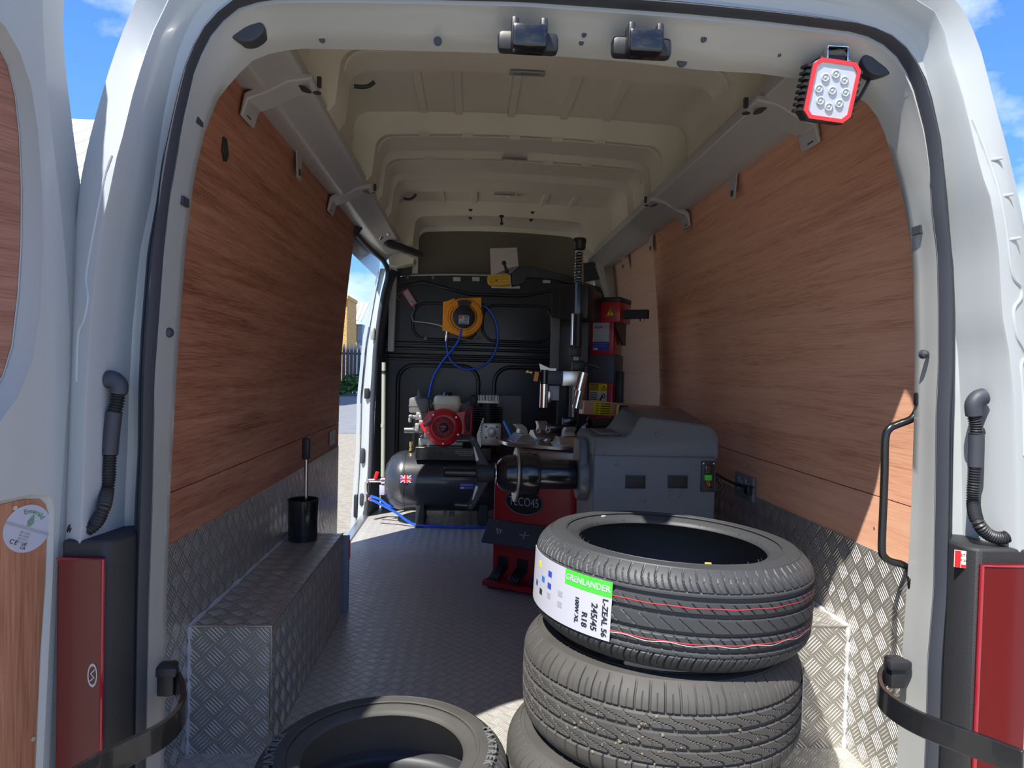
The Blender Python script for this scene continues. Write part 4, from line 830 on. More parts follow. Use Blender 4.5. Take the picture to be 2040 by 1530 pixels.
# ================================================================== TYRES
def tyre(label, c, ztop, R, rb, w, kind, rz=0.0, group=None, tilt=(0, 0)):
    """a tyre lying flat: c centre (x, y), ztop height of its upper sidewall, R outer radius, rb bead radius, w section width"""
    t = thing('tyre', label, 'tyre', (c[0], c[1], ztop-w), rz, group)
    t.rotation_euler = (tilt[0], tilt[1], rz)
    mt = M['tyred'] if kind in ('wavy', 'worn') else M['tyre']
    H = w/2
    # carcass: sidewalls, beads and the hollow inside (closed section)
    h = R-rb
    up = [(rb, 0.80), (rb+0.002, 0.86), (rb+0.010, 0.905), (rb+0.022, 0.93), (rb+0.026, 0.955), (rb+0.031, 0.955), (rb+0.034, 0.945), (rb+0.30*h, 0.985), (rb+0.34*h, 0.992), (rb+0.345*h, 1.0), (rb+0.36*h, 1.0), (rb+0.365*h, 0.992), (rb+0.50*h, 0.995), (rb+0.64*h, 0.978), (rb+0.645*h, 0.984), (rb+0.66*h, 0.982), (rb+0.665*h, 0.972), (R-0.034, 0.960), (R-0.029, 0.90), (R-0.020, 0.80)]
    inn = [(R-0.020, 0.74), (R-0.030, 0.80), (rb+0.55*h, 0.90), (rb+0.30*h, 0.89), (rb+0.10*h, 0.84), (rb+0.012, 0.79)]
    outer = up+[(r, -z) for r, z in reversed(up)]
    inside = [(r, -z) for r, z in reversed(inn)]+[(R-0.0145, 0.0)]+inn
    inside = [(rb+0.012, -0.79), (rb+0.10*h, -0.84), (rb+0.30*h, -0.89), (rb+0.55*h, -0.90), (R-0.030, -0.80), (R-0.022, -0.72), (R-0.0145, 0.0), (R-0.022, 0.72), (R-0.034, 0.80), (rb+0.55*h, 0.90), (rb+0.30*h, 0.89), (rb+0.10*h, 0.84), (rb+0.012, 0.79)]
    n = 160; sec = outer+inside; m = MB(); k = len(sec); vs = []; ko = len(outer); fi = []; fs = []
    for i in range(n):
        a = 2*PI*i/n; ca, sa = math.cos(a), math.sin(a)
        vs += [(r*ca, r*sa, H+z*H) for r, z in sec]
    for i in range(n):
        for j in range(k): (fs if j < ko-1 else fi).append((i*k+j, ((i+1) % n)*k+j, ((i+1) % n)*k+(j+1) % k, i*k+(j+1) % k))
    m.add(vs, fs); sw = m.build('sidewall', mt, t, local=True, smooth=50)
    m = MB(); m.add(vs, fi); m.build('inner_liner', M['tyrei'], t, local=True, smooth=50)
    # tread: fine grid whose depth follows the pattern
    N, K = 1500, 110
    th = np.linspace(0, 2*PI, N, endpoint=False); v = np.linspace(-0.965, 0.965, K)
    TH, VV = np.meshgrid(th, v, indexing='ij'); s = TH*R      # s: metres round the tyre
    z = VV*H
    crown = 0.0025*np.minimum(np.abs(VV)/0.62, 1)**2+0.0305*np.clip((np.abs(VV)-0.56)/0.405, 0, 1)**2.0
    dep = np.zeros_like(s)
    def groove(dist, half, d, soft=0.0012): return d*np.clip((half+soft-np.abs(dist))/soft, 0, 1)
    def per(x, p): return (x+p/2) % p-p/2
    wz = z+0*s
    if kind == 'ribs':
        for g, hw in ((0.17, 0.0046), (0.48, 0.0050), (-0.17, 0.0046), (-0.48, 0.0042)): dep = np.maximum(dep, groove(z-g*H, hw, 0.0075))
        for sg in (1, -1): dep = np.maximum(dep, groove(z-sg*0.60*H, 0.0009, 0.003))
        sh = np.abs(VV) > 0.605; P = 2*PI*R/72
        off = 0.010*np.sin((np.abs(VV)-0.58)*6)
        dep = np.maximum(dep, np.where(sh, groove(per(s+off, P), 0.0011, 0.0055), 0))
        dep = np.maximum(dep, np.where(sh & (np.abs(VV) < 0.85), groove(per(s+off+P/2, P), 0.0004, 0.0025), 0))
        for a, b, P2, sl, hw, d in ((0.20, 0.46, 2*PI*R/72, 1.1, 0.0008, 0.0036), (-0.13, 0.13, 2*PI*R/54, 1.3, 0.0007, 0.0030), (-0.46, -0.21, 2*PI*R/90, 1.0, 0.0008, 0.0036), (-0.645, -0.54, 2*PI*R/72, 0.7, 0.0006, 0.003)):
            dep = np.maximum(dep, np.where((VV > a) & (VV < b), groove(per(s+z*sl, P2), hw, d), 0))
    elif kind == 'wavy':
        for g, hw in ((0.50, 0.0026), (0.20, 0.0036), (-0.12, 0.0034), (-0.42, 0.0030)): dep = np.maximum(dep, groove(z-g*H, hw, 0.006))
        P = 2*PI*R/66; sh = VV > 0.52
        dep = np.maximum(dep, np.where(sh, groove(per(s, P), 0.0012, 0.0055), 0)); dep = np.maximum(dep, np.where(sh & (VV < 0.82), groove(per(s+P/2, P), 0.0004, 0.0025), 0))
        sh = VV < -0.44; dep = np.maximum(dep, np.where(sh, groove(per(s, P), 0.0012, 0.0055), 0))
        P2 = 2*PI*R/44
        for a, b, ph in ((0.22, 0.49, 0.0), (-0.11, 0.19, 0.4), (-0.41, -0.13, 0.8)):
            u = (VV-a)/(b-a); wv = 0.050*u-0.012*np.sin(u*2*PI)
            dep = np.maximum(dep, np.where((VV > a) & (VV < b), groove(per(s+wv+ph*P2, P2), 0.0014*(1-0.5*u)+0.0004, 0.0045), 0))
            dep = np.maximum(dep, np.where((VV > a+0.03) & (u < 0.55) & (u > 0), groove(per(s+wv*0.5+ph*P2+P2*0.45, P2), 0.0005, 0.002), 0))
    else:
        for g in (0.35, 0.0, -0.35): dep = np.maximum(dep, groove(z-g*H, 0.0034, 0.006))
        P = 2*PI*R/70
        dep = np.maximum(dep, np.where(np.abs(VV) > 0.42, groove(per(s+0.008*np.sin(VV*4), P), 0.0009, 0.004), 0))
        dep = np.maximum(dep, np.where(np.abs(VV) < 0.33, groove(per(s+z*0.8, P*1.5), 0.0008, 0.003), 0))
    rr = R-crown-dep
    co = np.stack([rr*np.cos(TH), rr*np.sin(TH), H+z], axis=-1).reshape(-1, 3)
    i, j = np.meshgrid(np.arange(N), np.arange(K-1), indexing='ij'); i2 = (i+1) % N
    q = np.stack([i*K+j, i2*K+j, i2*K+j+1, i*K+j+1], axis=-1).reshape(-1, 4).astype(np.int32)
    me = bpy.data.meshes.new('tread'); me.vertices.add(len(co)); me.vertices.foreach_set('co', co.ravel().astype(np.float32))
    me.loops.add(q.size); me.loops.foreach_set('vertex_index', q.ravel()); me.polygons.add(len(q))
    me.polygons.foreach_set('loop_start', np.arange(0, q.size, 4, dtype=np.int32)); me.polygons.foreach_set('use_smooth', np.ones(len(q), dtype=bool))
    me.update(calc_edges=True); me.validate(); me.materials.append(mt)
    me.set_sharp_from_angle(angle=math.radians(38))
    o = bpy.data.objects.new('tread', me); COL.objects.link(o); o.parent = t
    return t, sw, (R, H)
def band(t, R, H, v, half, m, name, segs=None, wob=0.0, lift=0.0006):
    """painted line round the tread"""
    a = MB(); n = 240
    for i in range(n):
        if segs and not segs(i/n): continue
        a0, a1 = 2*PI*i/n, 2*PI*(i+1)/n; z0 = H+v*H+wob*math.sin(a0*23); z1 = H+v*H+wob*math.sin(a1*23); r = R-0.0025*(v/0.62)**2+lift
        a.add([(r*math.cos(a0), r*math.sin(a0), z0-half), (r*math.cos(a1), r*math.sin(a1), z1-half), (r*math.cos(a1), r*math.sin(a1), z1+half), (r*math.cos(a0), r*math.sin(a0), z0+half)], [(0, 1, 2, 3)])
    return a.build(name, m, t, local=True, smooth=0)
def tread_sheet(t, R, H, a0, a1, v0, v1, m, name, lift=0.0012, parent=None):
    a = MB(); n = max(2, int((a1-a0)/0.03)); r = R+lift; rows = []
    for i in range(n+1):
        b = a0+(a1-a0)*i/n; rows.append([(r*math.cos(b), r*math.sin(b), H+v0*H), (r*math.cos(b), r*math.sin(b), H+v1*H), ((r-lift)*math.cos(b), (r-lift)*math.sin(b), H+v1*H), ((r-lift)*math.cos(b), (r-lift)*math.sin(b), H+v0*H)])
    a.rings(rows); o = a.build(name, m, None, local=True, smooth=30); o.parent = parent or t; return o
def tread_text(t, R, H, s, size, ang, v, m, parent, turn=0.0, lift=0.0024, **k):
    """lettering wrapped round the tread; turn rotates it in the surface"""
    c_, s_ = math.cos(turn), math.sin(turn)
    def w(p):
        x, y = p.x*c_-p.y*s_, p.x*s_+p.y*c_; b = ang+x/R; r = R+lift+p.z
        return basis(t) @ Vector((r*math.cos(b), r*math.sin(b), H+v*H+y))
    return text(s, size, m, None, parent, warp=w, **k)

GS = 'stacked tyres at the right of the opening'
t1_, s1_, (R1, H1) = tyre('clean black tyre with red-lined tread and green label, top of the stack', (0.312, 0.285), 0.674, 0.327, 0.222, 0.215, 'ribs', group=GS, tilt=(0, 0.035))
band(t1_, R1, H1, 0.34, 0.0009, M['redline'], 'red_line', wob=0.0006)
band(t1_, R1, H1, -0.33, 0.0009, M['redline'], 'red_line', wob=0.0006)
band(t1_, R1, H1, -0.36, 0.0007, M['whiteline'], 'white_line', wob=0.0022)
LA1 = math.atan2(-0.232, -0.232); A_R = math.radians(233.5); A_L = math.radians(205)
lab = tread_sheet(t1_, R1, H1, math.radians(176), A_R, -0.56, 0.58, M['white'], 'label')
gb = tread_sheet(t1_, R1, H1, math.radians(211.5), A_R, 0.28, 0.58, M['green'], 'green_band', lift=0.0018, parent=lab)
tread_text(t1_, R1, H1, 'GRENLANDER', 0.0185, math.radians(222.5), 0.43, M['white'], lab, bold=0.0003)
for s_, sz_, ad, v_ in (('L-ZEAL 56', 0.018, 231.0, -0.13), ('245/45', 0.021, 226.6, -0.17), ('R18', 0.020, 222.4, -0.28), ('100W XL', 0.014, 218.6, -0.14)):
    tread_text(t1_, R1, H1, s_, sz_, math.radians(ad), v_, M['ink'], lab, turn=-PI/2, bold=0.0003)
for ad, v_, m_ in ((209, 0.02, 'greyink'), (209, -0.2, 'greyink'), (201, 0.3, 'blue'), (201, 0.05, 'blue'), (201, -0.15, 'greyink'), (195, 0.1, 'blueh'), (193, -0.2, 'ink'), (190, 0.35, 'ylabel'), (187, -0.1, 'blue')):
    tread_sheet(t1_, R1, H1, math.radians(ad-1.4), math.radians(ad+1.4), v_-0.06, v_+0.06, M[m_], 'label_block', lift=0.0018, parent=lab)
# spots of paint on the sidewall
for ad, r_, m_ in ((203, 0.262, 'orange'), (273, 0.232, 'yellow'), (121, 0.246, 'whiteline')):
    a_ = math.radians(ad); MB().rbox((r_*math.cos(a_), r_*math.sin(a_), 2*H1-0.0055), (0.014, 0.005, 0.004), 0.001, rz=a_+PI/2).build('paint_spot', M[m_], t1_, local=True)
# mould flash hairs round the bead
hm = MB(); rnd = random.Random(3)
for i in range(46):
    a_ = rnd.random()*2*PI; r_ = 0.224; p_ = V(r_*math.cos(a_), r_*math.sin(a_), 2*H1*0.93); hm.tube([p_, p_+V(-0.002*math.cos(a_), -0.002*math.sin(a_), 0.006)], 0.0005, n=4)
hm.build('flash_hairs', M['tyre'], t1_, local=True)
t2_, s2_, (R2, H2) = tyre('dusty grey tyre with mud-flecked wavy tread, middle of the stack', (0.292, 0.275), 0.449, 0.327, 0.215, 0.224, 'wavy', rz=0.4, group=GS)
lab2 = tread_sheet(t2_, R2, H2, math.radians(-31.5)-0.4, math.radians(-22)-0.4, -0.45, 0.62, M['paper'], 'label')
mud = MB(); rnd = random.Random(11)
for i in range(110):
    b_ = math.radians(rnd.gauss(246, 14))-0.4; v_ = rnd.gauss(0.0, 0.3); r_ = R2+0.0006; s_ = 0.0007+0.0028*rnd.random()**3
    if abs(v_) > 0.58: continue
    mud.lathe([(0, 0), (s_, 0), (s_*0.7, 0.0006), (0, 0.0008)], ((r_-0.003)*math.cos(b_), (r_-0.003)*math.sin(b_), H2+v_*H2), (math.cos(b_), math.sin(b_), 0), n=7)
    mud.lathe([(0, 0), (s_, 0), (s_*0.7, 0.0006), (0, 0.0008)], (r_*math.cos(b_), r_*math.sin(b_), H2+v_*H2), (math.cos(b_), math.sin(b_), 0), n=7)
mu = mud.build('mud_flecks', mat('dried_mud', rgb(124, 116, 94), 0.9), t2_, local=True); mu['kind'] = 'stuff'
t3_, s3_, (R3, H3) = tyre('dusty tyre at the bottom of the stack, sticking out to the left', (0.250, 0.262), 0.224, 0.322, 0.20, 0.222, 'worn', rz=0.9, group=GS)
t4_, s4_, (R4, H4) = tyre('loose tyre lying flat on the plate floor left of the stack', (-0.357, 0.205), 0.200, 0.287, 0.182, 0.198, 'worn', rz=0.0)
def side_text(t, H, s, size, r, ang, m, parent, **k):
    """raised lettering round the upper sidewall, read from outside"""
    def w(p):
        b = ang-p.x/r; q = r+p.y
        return basis(t) @ Vector((q*math.cos(b), q*math.sin(b), 2*H+0.0005+p.z))
    return text(s, size, m, None, parent, warp=w, extrude=0.0012, **k)
side_text(t4_, H4, 'MAXTREK', 0.027, 0.248, math.radians(0), M['tyreletter'], s4_, spacing=1.5, bold=0.0006)
side_text(t4_, H4, 'MAXTREK', 0.030, 0.247, math.radians(184), M['tyreletter'], s4_, spacing=1.25, bold=0.0004)

# ================================================================== WHEEL BALANCER
t = thing('wheel_balancer', 'graphite grey wheel balancer with a long threaded shaft behind the tyre stack', 'wheel balancer', (0.50, 1.31, 0))
m = MB(); m.prism([(0.274, 0.0), (0.694, 0.0), (0.694, 0.365), (0.726, 0.375), (0.726, 0.765), (0.274, 0.765)], 'y', 1.12, 1.50); m.build('cabinet', M['cab'], t, bevel=0.006)
fr_ = [(0.270, 0.762), (0.272, 0.815), (0.280, 0.829), (0.388, 0.831), (0.406, 0.848), (0.434, 0.899), (0.446, 0.906), (0.690, 0.880), (0.712, 0.868), (0.730, 0.840), (0.732, 0.762)]
bk_ = [(0.270, 0.762), (0.272, 0.815), (0.280, 0.829), (0.388, 0.831), (0.406, 0.850), (0.452, 0.914), (0.470, 0.922), (0.700, 0.922), (0.716, 0.908), (0.731, 0.850), (0.732, 0.762)]
m = MB(); m.rings([[(x, 1.125, z) for x, z in [(a+0.008*(0.5-a)/0.25, b-0.006) for a, b in fr_]], [(x, 1.112, z) for x, z in fr_][0:0] or [(x, 1.118, z) for x, z in fr_], [(x, 1.50, z) for x, z in bk_], [(x, 1.508, z-0.006) for x, z in bk_]])
m.build('plastic_cover', M['cover'], t, bevel=0.009, smooth=50)
m = MB(); m.rbox((0.36, 1.33, 0.832), (0.10, 0.20, 0.008), 0.003); m.build('weight_tray', M['cover'], t)
for a, b in (((1248, 949), (1285, 972)), ((1331, 949), (1369, 971))):
    p, q = (-1.805, 1.119, 2.277) if False else None, None
for nm, c, s in (('vent_panel', (0.428, 1.119, 0.669), (0.070, 0.004, 0.046)), ('vent_panel', (0.584, 1.119, 0.672), (0.070, 0.004, 0.046))):
    m = MB(); m.rbox(c, s, 0.0015); o = m.build(nm, M['ink'], t)
    m = MB(); x, y, z = c
    for dz in (-0.022, 0.022): m.box((x, y-0.002, z+dz), (0.072, 0.004, 0.003))
    for dx in (-0.035, 0.035): m.box((x+dx, y-0.002, z), (0.003, 0.004, 0.046))
    m.build('rim', M['black'], o)
for p in [(0.358, 1.119, 0.729), (0.653, 1.119, 0.728), (0.504, 1.119, 0.843), (0.561, 1.119, 0.635), (0.598, 1.119, 0.637), (0.554, 1.119, 0.618), (0.597, 1.119, 0.617), (0.466, 1.119, 0.597), (0.315, 1.119, 0.768)]:
    MB().lathe([(0, 0), (0.006, 0.0), (0.005, 0.003), (0, 0.004)], p, (0, -1, 0), n=12).build('screw', M['cab'], t)
c = (0.694, 1.117, 0.694); m = MB(); m.rbox(c, (0.050, 0.008, 0.112), 0.002); pn = m.build('switch_panel', M['black'], t)
m = MB(); m.rbox((c[0], c[1]-0.006, c[2]+0.026), (0.026, 0.008, 0.034), 0.002); m.build('rocker_switch', M['gloss'], pn)
for dx in (-0.019, 0.019): MB().lathe([(0, 0), (0.0035, 0), (0.003, 0.002), (0, 0.002)], (c[0]+dx, c[1]-0.004, c[2]+0.048), (0, -1, 0), n=10).build('screw', M['steel'], pn)
g = (0.691, 1.106, 0.692); m = MB(); m.rbox(g, (0.026, 0.016, 0.020), 0.002)
for dx in (-0.006, 0.006): m.cyl((g[0]+dx, g[1]-0.008, g[2]-0.003), (g[0]+dx, g[1]-0.0105, g[2]-0.003), 0.003, n=10)
m.build('green_plug', M['green'], pn)
for dx in (-0.004, 0.003):
    m = MB(); m.tube([(g[0]+dx, g[1], g[2]-0.009), (g[0]+dx+0.002, g[1]-0.002, g[2]-0.022), (g[0]+dx*0.5+0.008, g[1], g[2]-0.034)], 0.0018, n=6, smooth=3); m.build('orange_wire', M['orange'], pn)
m = MB(); m.tube([(g[0]+0.006, g[1], g[2]-0.030)]+[(0.721, 1.13, 0.646), (0.742, 1.13, 0.643), (0.753, 1.13, 0.658), (0.744, 1.13, 0.678), (0.729, 1.13, 0.695)], 0.0055, n=10, smooth=5)
m.tube([(0.735, 1.20, 0.705)]+[(0.8, 1.251, 0.669)]+[(0.905, 1.365, 0.625), (0.905, 1.215, 0.64)], 0.0055, n=10, smooth=5); m.build('power_lead', M['black'], t)
# shaft group along the left
AX_ = 0.664; Y0 = 1.31
def xl(prof, mt, nm, par, n=40):
    m = MB(); m.lathe([(r, x) for x, r in prof], (0, Y0, AX_), (1, 0, 0), n=n); return m.build(nm, mt, par, smooth=45)
xl([(0.240, 0.0), (0.240, 0.092), (0.255, 0.10), (0.276, 0.10), (0.276, 0.0)], M['cover'], 'shaft_flange', t)
m = MB(); m.prism([(Y0-0.085, 0.60), (Y0+0.085, 0.60), (Y0+0.085, 0.77), (Y0+0.055, 0.81), (Y0-0.055, 0.81), (Y0-0.085, 0.77)], 'x', 0.238, 0.276); m.build('side_shroud', M['cover'], t, bevel=0.01)
sp_ = xl([(0.090, 0.0), (0.090, 0.055), (0.096, 0.0575), (0.262, 0.0575), (0.264, 0.056), (0.264, 0.0)], M['gloss'], 'shaft_sleeve', t)
xl([(-0.075, 0.0), (-0.075, 0.020), (0.10, 0.020), (0.10, 0.0)], M['black'], 'spindle', t)
xl([(0.012, 0.0), (0.012, 0.078), (0.016, 0.081), (0.086, 0.081), (0.092, 0.078), (0.092, 0.0)], M['gloss'], 'backing_hub', t)
xl([(-0.070, 0.0), (-0.070, 0.034), (-0.066, 0.048), (-0.052, 0.062), (-0.030, 0.071), (0.010, 0.075), (0.010, 0.0)], M['gloss'], 'pressure_cup', t)
xl([(-0.074, 0.0), (-0.074, 0.040), (-0.071, 0.040), (-0.071, 0.0)], M['steel'], 'cup_washer', t)
m = MB(); m.lathe([(0.0, -0.004), (0.104, -0.004), (0.106, 0.0), (0.104, 0.004), (0.0, 0.004)], (0.004, Y0, AX_-0.004), (1, 0.06, -0.035), n=56); m.build('flange_disc', M['castalu'], t)
# threaded end as a real helix-like ribbed bar
prof = [(-0.272, 0.0), (-0.272, 0.017)]; x = -0.268
while x < -0.080: prof += [(x, 0.0205), (x+0.0016, 0.0205), (x+0.0024, 0.0180), (x+0.0036, 0.0180)]; x += 0.0046
prof += [(-0.075, 0.018), (-0.075, 0.0)]
xl(prof, M['gloss'], 'threaded_shaft', t)
nut = MB(); nut.lathe([(0, -0.150), (0.030, -0.150), (0.036, -0.142), (0.036, -0.112), (0.028, -0.085), (0.026, -0.076), (0, -0.076)], (0, Y0, AX_), (1, 0, 0), n=36)
for s in (1, -1):
    nut.prism([(-0.145, AX_+s*0.02), (-0.094, AX_+s*0.024), (-0.152, AX_+s*0.132), (-0.168, AX_+s*0.136), (-0.176, AX_+s*0.122), (-0.158, AX_+s*0.075)], 'y', Y0-0.012, Y0+0.012)
nt_ = nut.build('wing_nut', M['blacktex'], t, bevel=0.005)
for s in (1, -1):
    m = MB(); m.prism([(-0.150, AX_+s*0.045), (-0.139, AX_+s*0.052), (-0.157, AX_+s*0.100), (-0.163, AX_+s*0.104)], 'y', Y0-0.015, Y0+0.0); m.build('pale_insert', M['paper'], nt_, bevel=0.003)
    m = MB(); m.lathe([(0, -0.016), (0.010, -0.014), (0.014, -0.006), (0.014, 0.006), (0.010, 0.014), (0, 0.016)], (-0.166, Y0, AX_+s*0.128), (0, 1, 0), n=20); m.build('wing_knob', M['black'], nt_)
    m = MB(); m.cyl((-0.228, Y0, AX_+s*0.124), (-0.176, Y0, AX_+s*0.126), 0.0085, n=16); m.build('handle', M['gloss'], nt_)

# wall socket and its plate on the right wall
t = thing('wall_socket', 'grey twin wall socket low on the right plywood with the black lead plugged in', 'socket', (0.925, 1.335, 0.58))
m = MB(); m.rbox((0.921, 1.335, 0.625), (0.014, 0.185, 0.095), 0.004); m.build('face_plate', M['socket'], t)
m = MB()
for y in (1.29, 1.36):
    m.box((0.9125, y+0.015, 0.648), (0.003, 0.012, 0.018)); m.box((0.9125, y-0.012, 0.640), (0.003, 0.008, 0.012)); m.box((0.9125, y+0.02, 0.612), (0.003, 0.008, 0.010))
m.build('rockers', M['white'], t)
m = MB(); m.rbox((0.906, 1.262, 0.622), (0.024, 0.04, 0.036), 0.006); m.build('plug', M['black'], t)
t = thing('wall_socket', 'small white socket plate at the front end of the left kick strip', 'socket', (-0.926, 2.491, 0.668))
p = (-0.922, 2.471, 0.67); m = MB(); m.rbox(p, (0.008, 0.12, 0.075), 0.003); m.build('face_plate', M['rail'], t)
m = MB(); m.box((p[0]+0.005, p[1]+0.03, p[2]), (0.004, 0.02, 0.03)); m.build('rocker', M['white'], t)

# ================================================================== TYRE CHANGER
t = tc_ = thing('tyre_changer', 'red tyre changing machine with a black tower, pedals and round turntable', 'tyre changer', (0.145, 1.95, 0), math.radians(-30))
TB = basis(t)
def L(name, m, mt, par=None, **k): return m.build(name, mt, par or t, **k)
def lp(x, y, z): return tuple(TB @ Vector((x, y, z)))
m = MB(); m.prism([(-0.225, 0.0), (0.17, 0.0), (0.25, 0.06), (0.26, 0.10), (0.26, 0.62), (-0.225, 0.62)], 'z', 0.035, 0.60, T=TB); cb = L('cabinet', m, M['redm'], bevel=0.006)
m = MB(); m.prism([(-0.24, -0.075), (0.21, -0.075), (0.27, 0.05), (0.27, 0.98), (-0.24, 0.98)], 'z', 0.012, 0.038, T=TB); L('base_frame', m, M['redm'], bevel=0.004)
m = MB()
for x, y in ((-0.2, -0.04), (0.18, -0.04), (-0.2, 0.94), (0.22, 0.94)): m.cyl(lp(x, y, 0), lp(x, y, 0.014), 0.025, n=16)
L('rubber_feet', m, M['black'])
# pedal guard with pictograms
m = MB(); m.prism([(0.0, 0.325), (-0.012, 0.325), (-0.085, 0.232), (-0.078, 0.222), (0.0, 0.20)], 'x', -0.245, 0.20, T=TB); pg = L('pedal_guard', m, M['slate'], bevel=0.003)
gu = Vector((0, -0.073, -0.093)).normalized(); go = lambda x, f: TB @ Vector((x, -0.012+(-0.073)*f-0.0014, 0.325-0.093*f+0.0010))
def gface(x, f): return facing(go(x, f), TB.to_3x3() @ Vector((1, 0, 0)), TB.to_3x3() @ (-gu))
def icon(bars, x, nm):
    m = MB(); T = gface(x, 0.5)
    for cx, cy, w, h, r in bars: m.box((cx, cy, 0), (w, h, 0.0012), rz=r, T=T)
    m.build(nm, M['white'], pg)
icon([(0, 0, 0.050, 0.004, 0.06), (0, 0.012, 0.004, 0.018, 0), (0, -0.012, 0.004, 0.018, 0)], -0.03, 'pictogram')
icon([(-0.010, 0.008, 0.005, 0.022, 0.4), (0.004, 0.010, 0.034, 0.005, -0.1), (0.012, 0.0, 0.006, 0.02, 0.2), (0.0, -0.006, 0.006, 0.016, 0)], -0.17, 'pictogram')
icon([(0.004*math.sin(i*0.9)+0.008*math.cos(i*0.25), -0.028+0.007*i, 0.020, 0.003, 0.12) for i in range(9)], 0.10, 'pictogram')
for x in (-0.165, -0.06, 0.05):
    m = MB(); m.rbox(lp(x, 0.0, 0.115), (0.055, 0.012, 0.065), 0.003, rz=math.radians(-30)); L('pedal_slot', m, M['ink'], cb)
    m = MB(); m.prism([(-0.004, 0.105), (-0.004, 0.085), (-0.088, 0.052), (-0.098, 0.060), (-0.094, 0.070), (-0.05, 0.090)], 'x', x-0.030, x+0.022, T=TB); pd = L('pedal', m, M['black'], bevel=0.003)
    m = MB()
    for i in range(4): m.box(lp(x-0.024+i*0.014, -0.080, 0.0735), (0.004, 0.034, 0.006), rz=math.radians(-30), rx=0.38)
    m.build('grip_bars', M['greyp'], pd)
# oval badge
bp_ = [(-0.0596, 0.4271), (-0.163, 0.4159), (0.0411, 0.4379), (-0.0614, 0.4902), (-0.0578, 0.3639)]
bx, bz = bp_[0]; hw = abs(bp_[2][0]-bp_[1][0])/2; hh = abs(bp_[3][1]-bp_[4][1])/2
FT = facing(lp(bx, -0.0012, bz), TB.to_3x3() @ Vector((1, 0, 0)), (0, 0, 1))
m = MB(); el = [(math.cos(2*PI*i/48), math.sin(2*PI*i/48)) for i in range(48)]
m.rings([[(hw*u, hh*v, -0.001) for u, v in el], [(hw*u, hh*v, 0.001) for u, v in el]], T=FT); bg_ = m.build('oval_badge', M['ink'], cb)
m = MB(); m.tube([FT @ Vector((hw*0.96*u, hh*0.96*v, 0.001)) for u, v in el+el[:1]], 0.0011, n=6); m.build('badge_rim', M['white'], bg_)
text('TECO45', hh*0.95, M['white'], FT @ Matrix.Translation((0, -0.002, 0.0014)), bg_, fit=hw*1.55)
# gearbox and table
m = MB(); m.rbox(lp(-0.03, 0.33, 0.635), (0.34, 0.32, 0.06), 0.01, rz=math.radians(-30)); L('gearbox', m, M['castalu'])
m = MB()
for s in (-1, 1): m.cyl(lp(-0.19, 0.33+s*0.12, 0.655), lp(0.13, 0.33+s*0.12, 0.655), 0.022, n=16)
m.build('air_cylinder', M['alu'], t)
TC = Matrix.Translation(lp(-0.05, 0.33, 0.69)) @ Matrix.Rotation(math.radians(-30), 4, 'Z')
m = MB(); oc = [(0.25, -0.10), (0.25, 0.10), (0.10, 0.25), (-0.10, 0.25), (-0.25, 0.10), (-0.25, -0.10), (-0.10, -0.25), (0.10, -0.25)]
oc = []
for k in range(4):
    a = k*PI/2
    for x, y in ((0.255, -0.14), (0.265, 0.0), (0.255, 0.14), (0.20, 0.20)): oc.append((x*math.cos(a)-y*math.sin(a), x*math.sin(a)+y*math.cos(a)))
m.prism(oc, 'z', -0.009, 0.009, T=TC); m.lathe([(0, 0.009), (0.06, 0.009), (0.05, 0.022), (0.02, 0.026), (0, 0.026)], (0, 0, 0), (0, 0, 1), n=32, T=TC)
tt = L('turntable', m, M['steel'], bevel=0.002)
for k in range(4):
    T = TC @ Matrix.Rotation(math.radians(45+90*k), 4, 'Z')
    m = MB(); m.prism([(0.09, 0.009), (0.245, 0.009), (0.232, 0.018), (0.205, 0.048), (0.165, 0.052), (0.13, 0.020)], 'y', -0.062, 0.062, T=T)
    j = m.build('jaw_slide', M['alu'], tt, bevel=0.003)
    m = MB(); m.prism([(0.155, 0.05), (0.205, 0.05), (0.20, 0.070), (0.225, 0.094), (0.19, 0.098), (0.165, 0.080)], 'y', -0.028, 0.028, T=T); m.build('jaw_hook', M['castalu'], j, bevel=0.003)
# tower
RZ = math.radians(-30); CXl, CYl = 0.045, 0.835
def tbox(nm, mt, x, y, z0, z1, sx, sy, par=None, r=0.006):
    m = MB(); m.rbox(lp(x, y, (z0+z1)/2), (sx, sy, z1-z0), r, rz=RZ); return L(nm, m, mt, par)
lower = tbox('tower_lower', M['redm'], CXl, CYl, 0.035, 1.005, 0.150, 0.160)
tbox('tower_sleeve', M['slate'], CXl, CYl, 1.000, 1.162, 0.160, 0.165)
upper = tbox('tower_upper', M['redm'], CXl, CYl, 1.160, 1.40, 0.140, 0.155)
tbox('tower_head', M['redm'], CXl+0.012, CYl, 1.345, 1.462, 0.20, 0.20)
tbox('head_cap', M['black'], CXl+0.012, CYl, 1.460, 1.488, 0.205, 0.205)
m = MB(); m.prism([(CYl-0.09, 1.348), (CYl+0.09, 1.348), (CYl+0.09, 1.22), (CYl+0.04, 1.22), (CYl-0.09, 1.31)], 'x', CXl+0.082, CXl+0.090, T=TB); L('side_plate', m, M['black'])
m = MB(); m.box(lp(CXl+0.17, CYl-0.02, 1.395), (0.16, 0.045, 0.05), rz=RZ); L('head_bar', m, M['black'], bevel=0.003)
m = MB(); m.cyl(lp(CXl+0.215, CYl-0.02, 1.355), lp(CXl+0.215, CYl-0.02, 1.372), 0.014, n=6); L('bar_bolt', m, M['castalu'])
tbox('valve_box', M['black'], CXl+0.095, CYl-0.02, 0.78, 1.07, 0.04, 0.05)
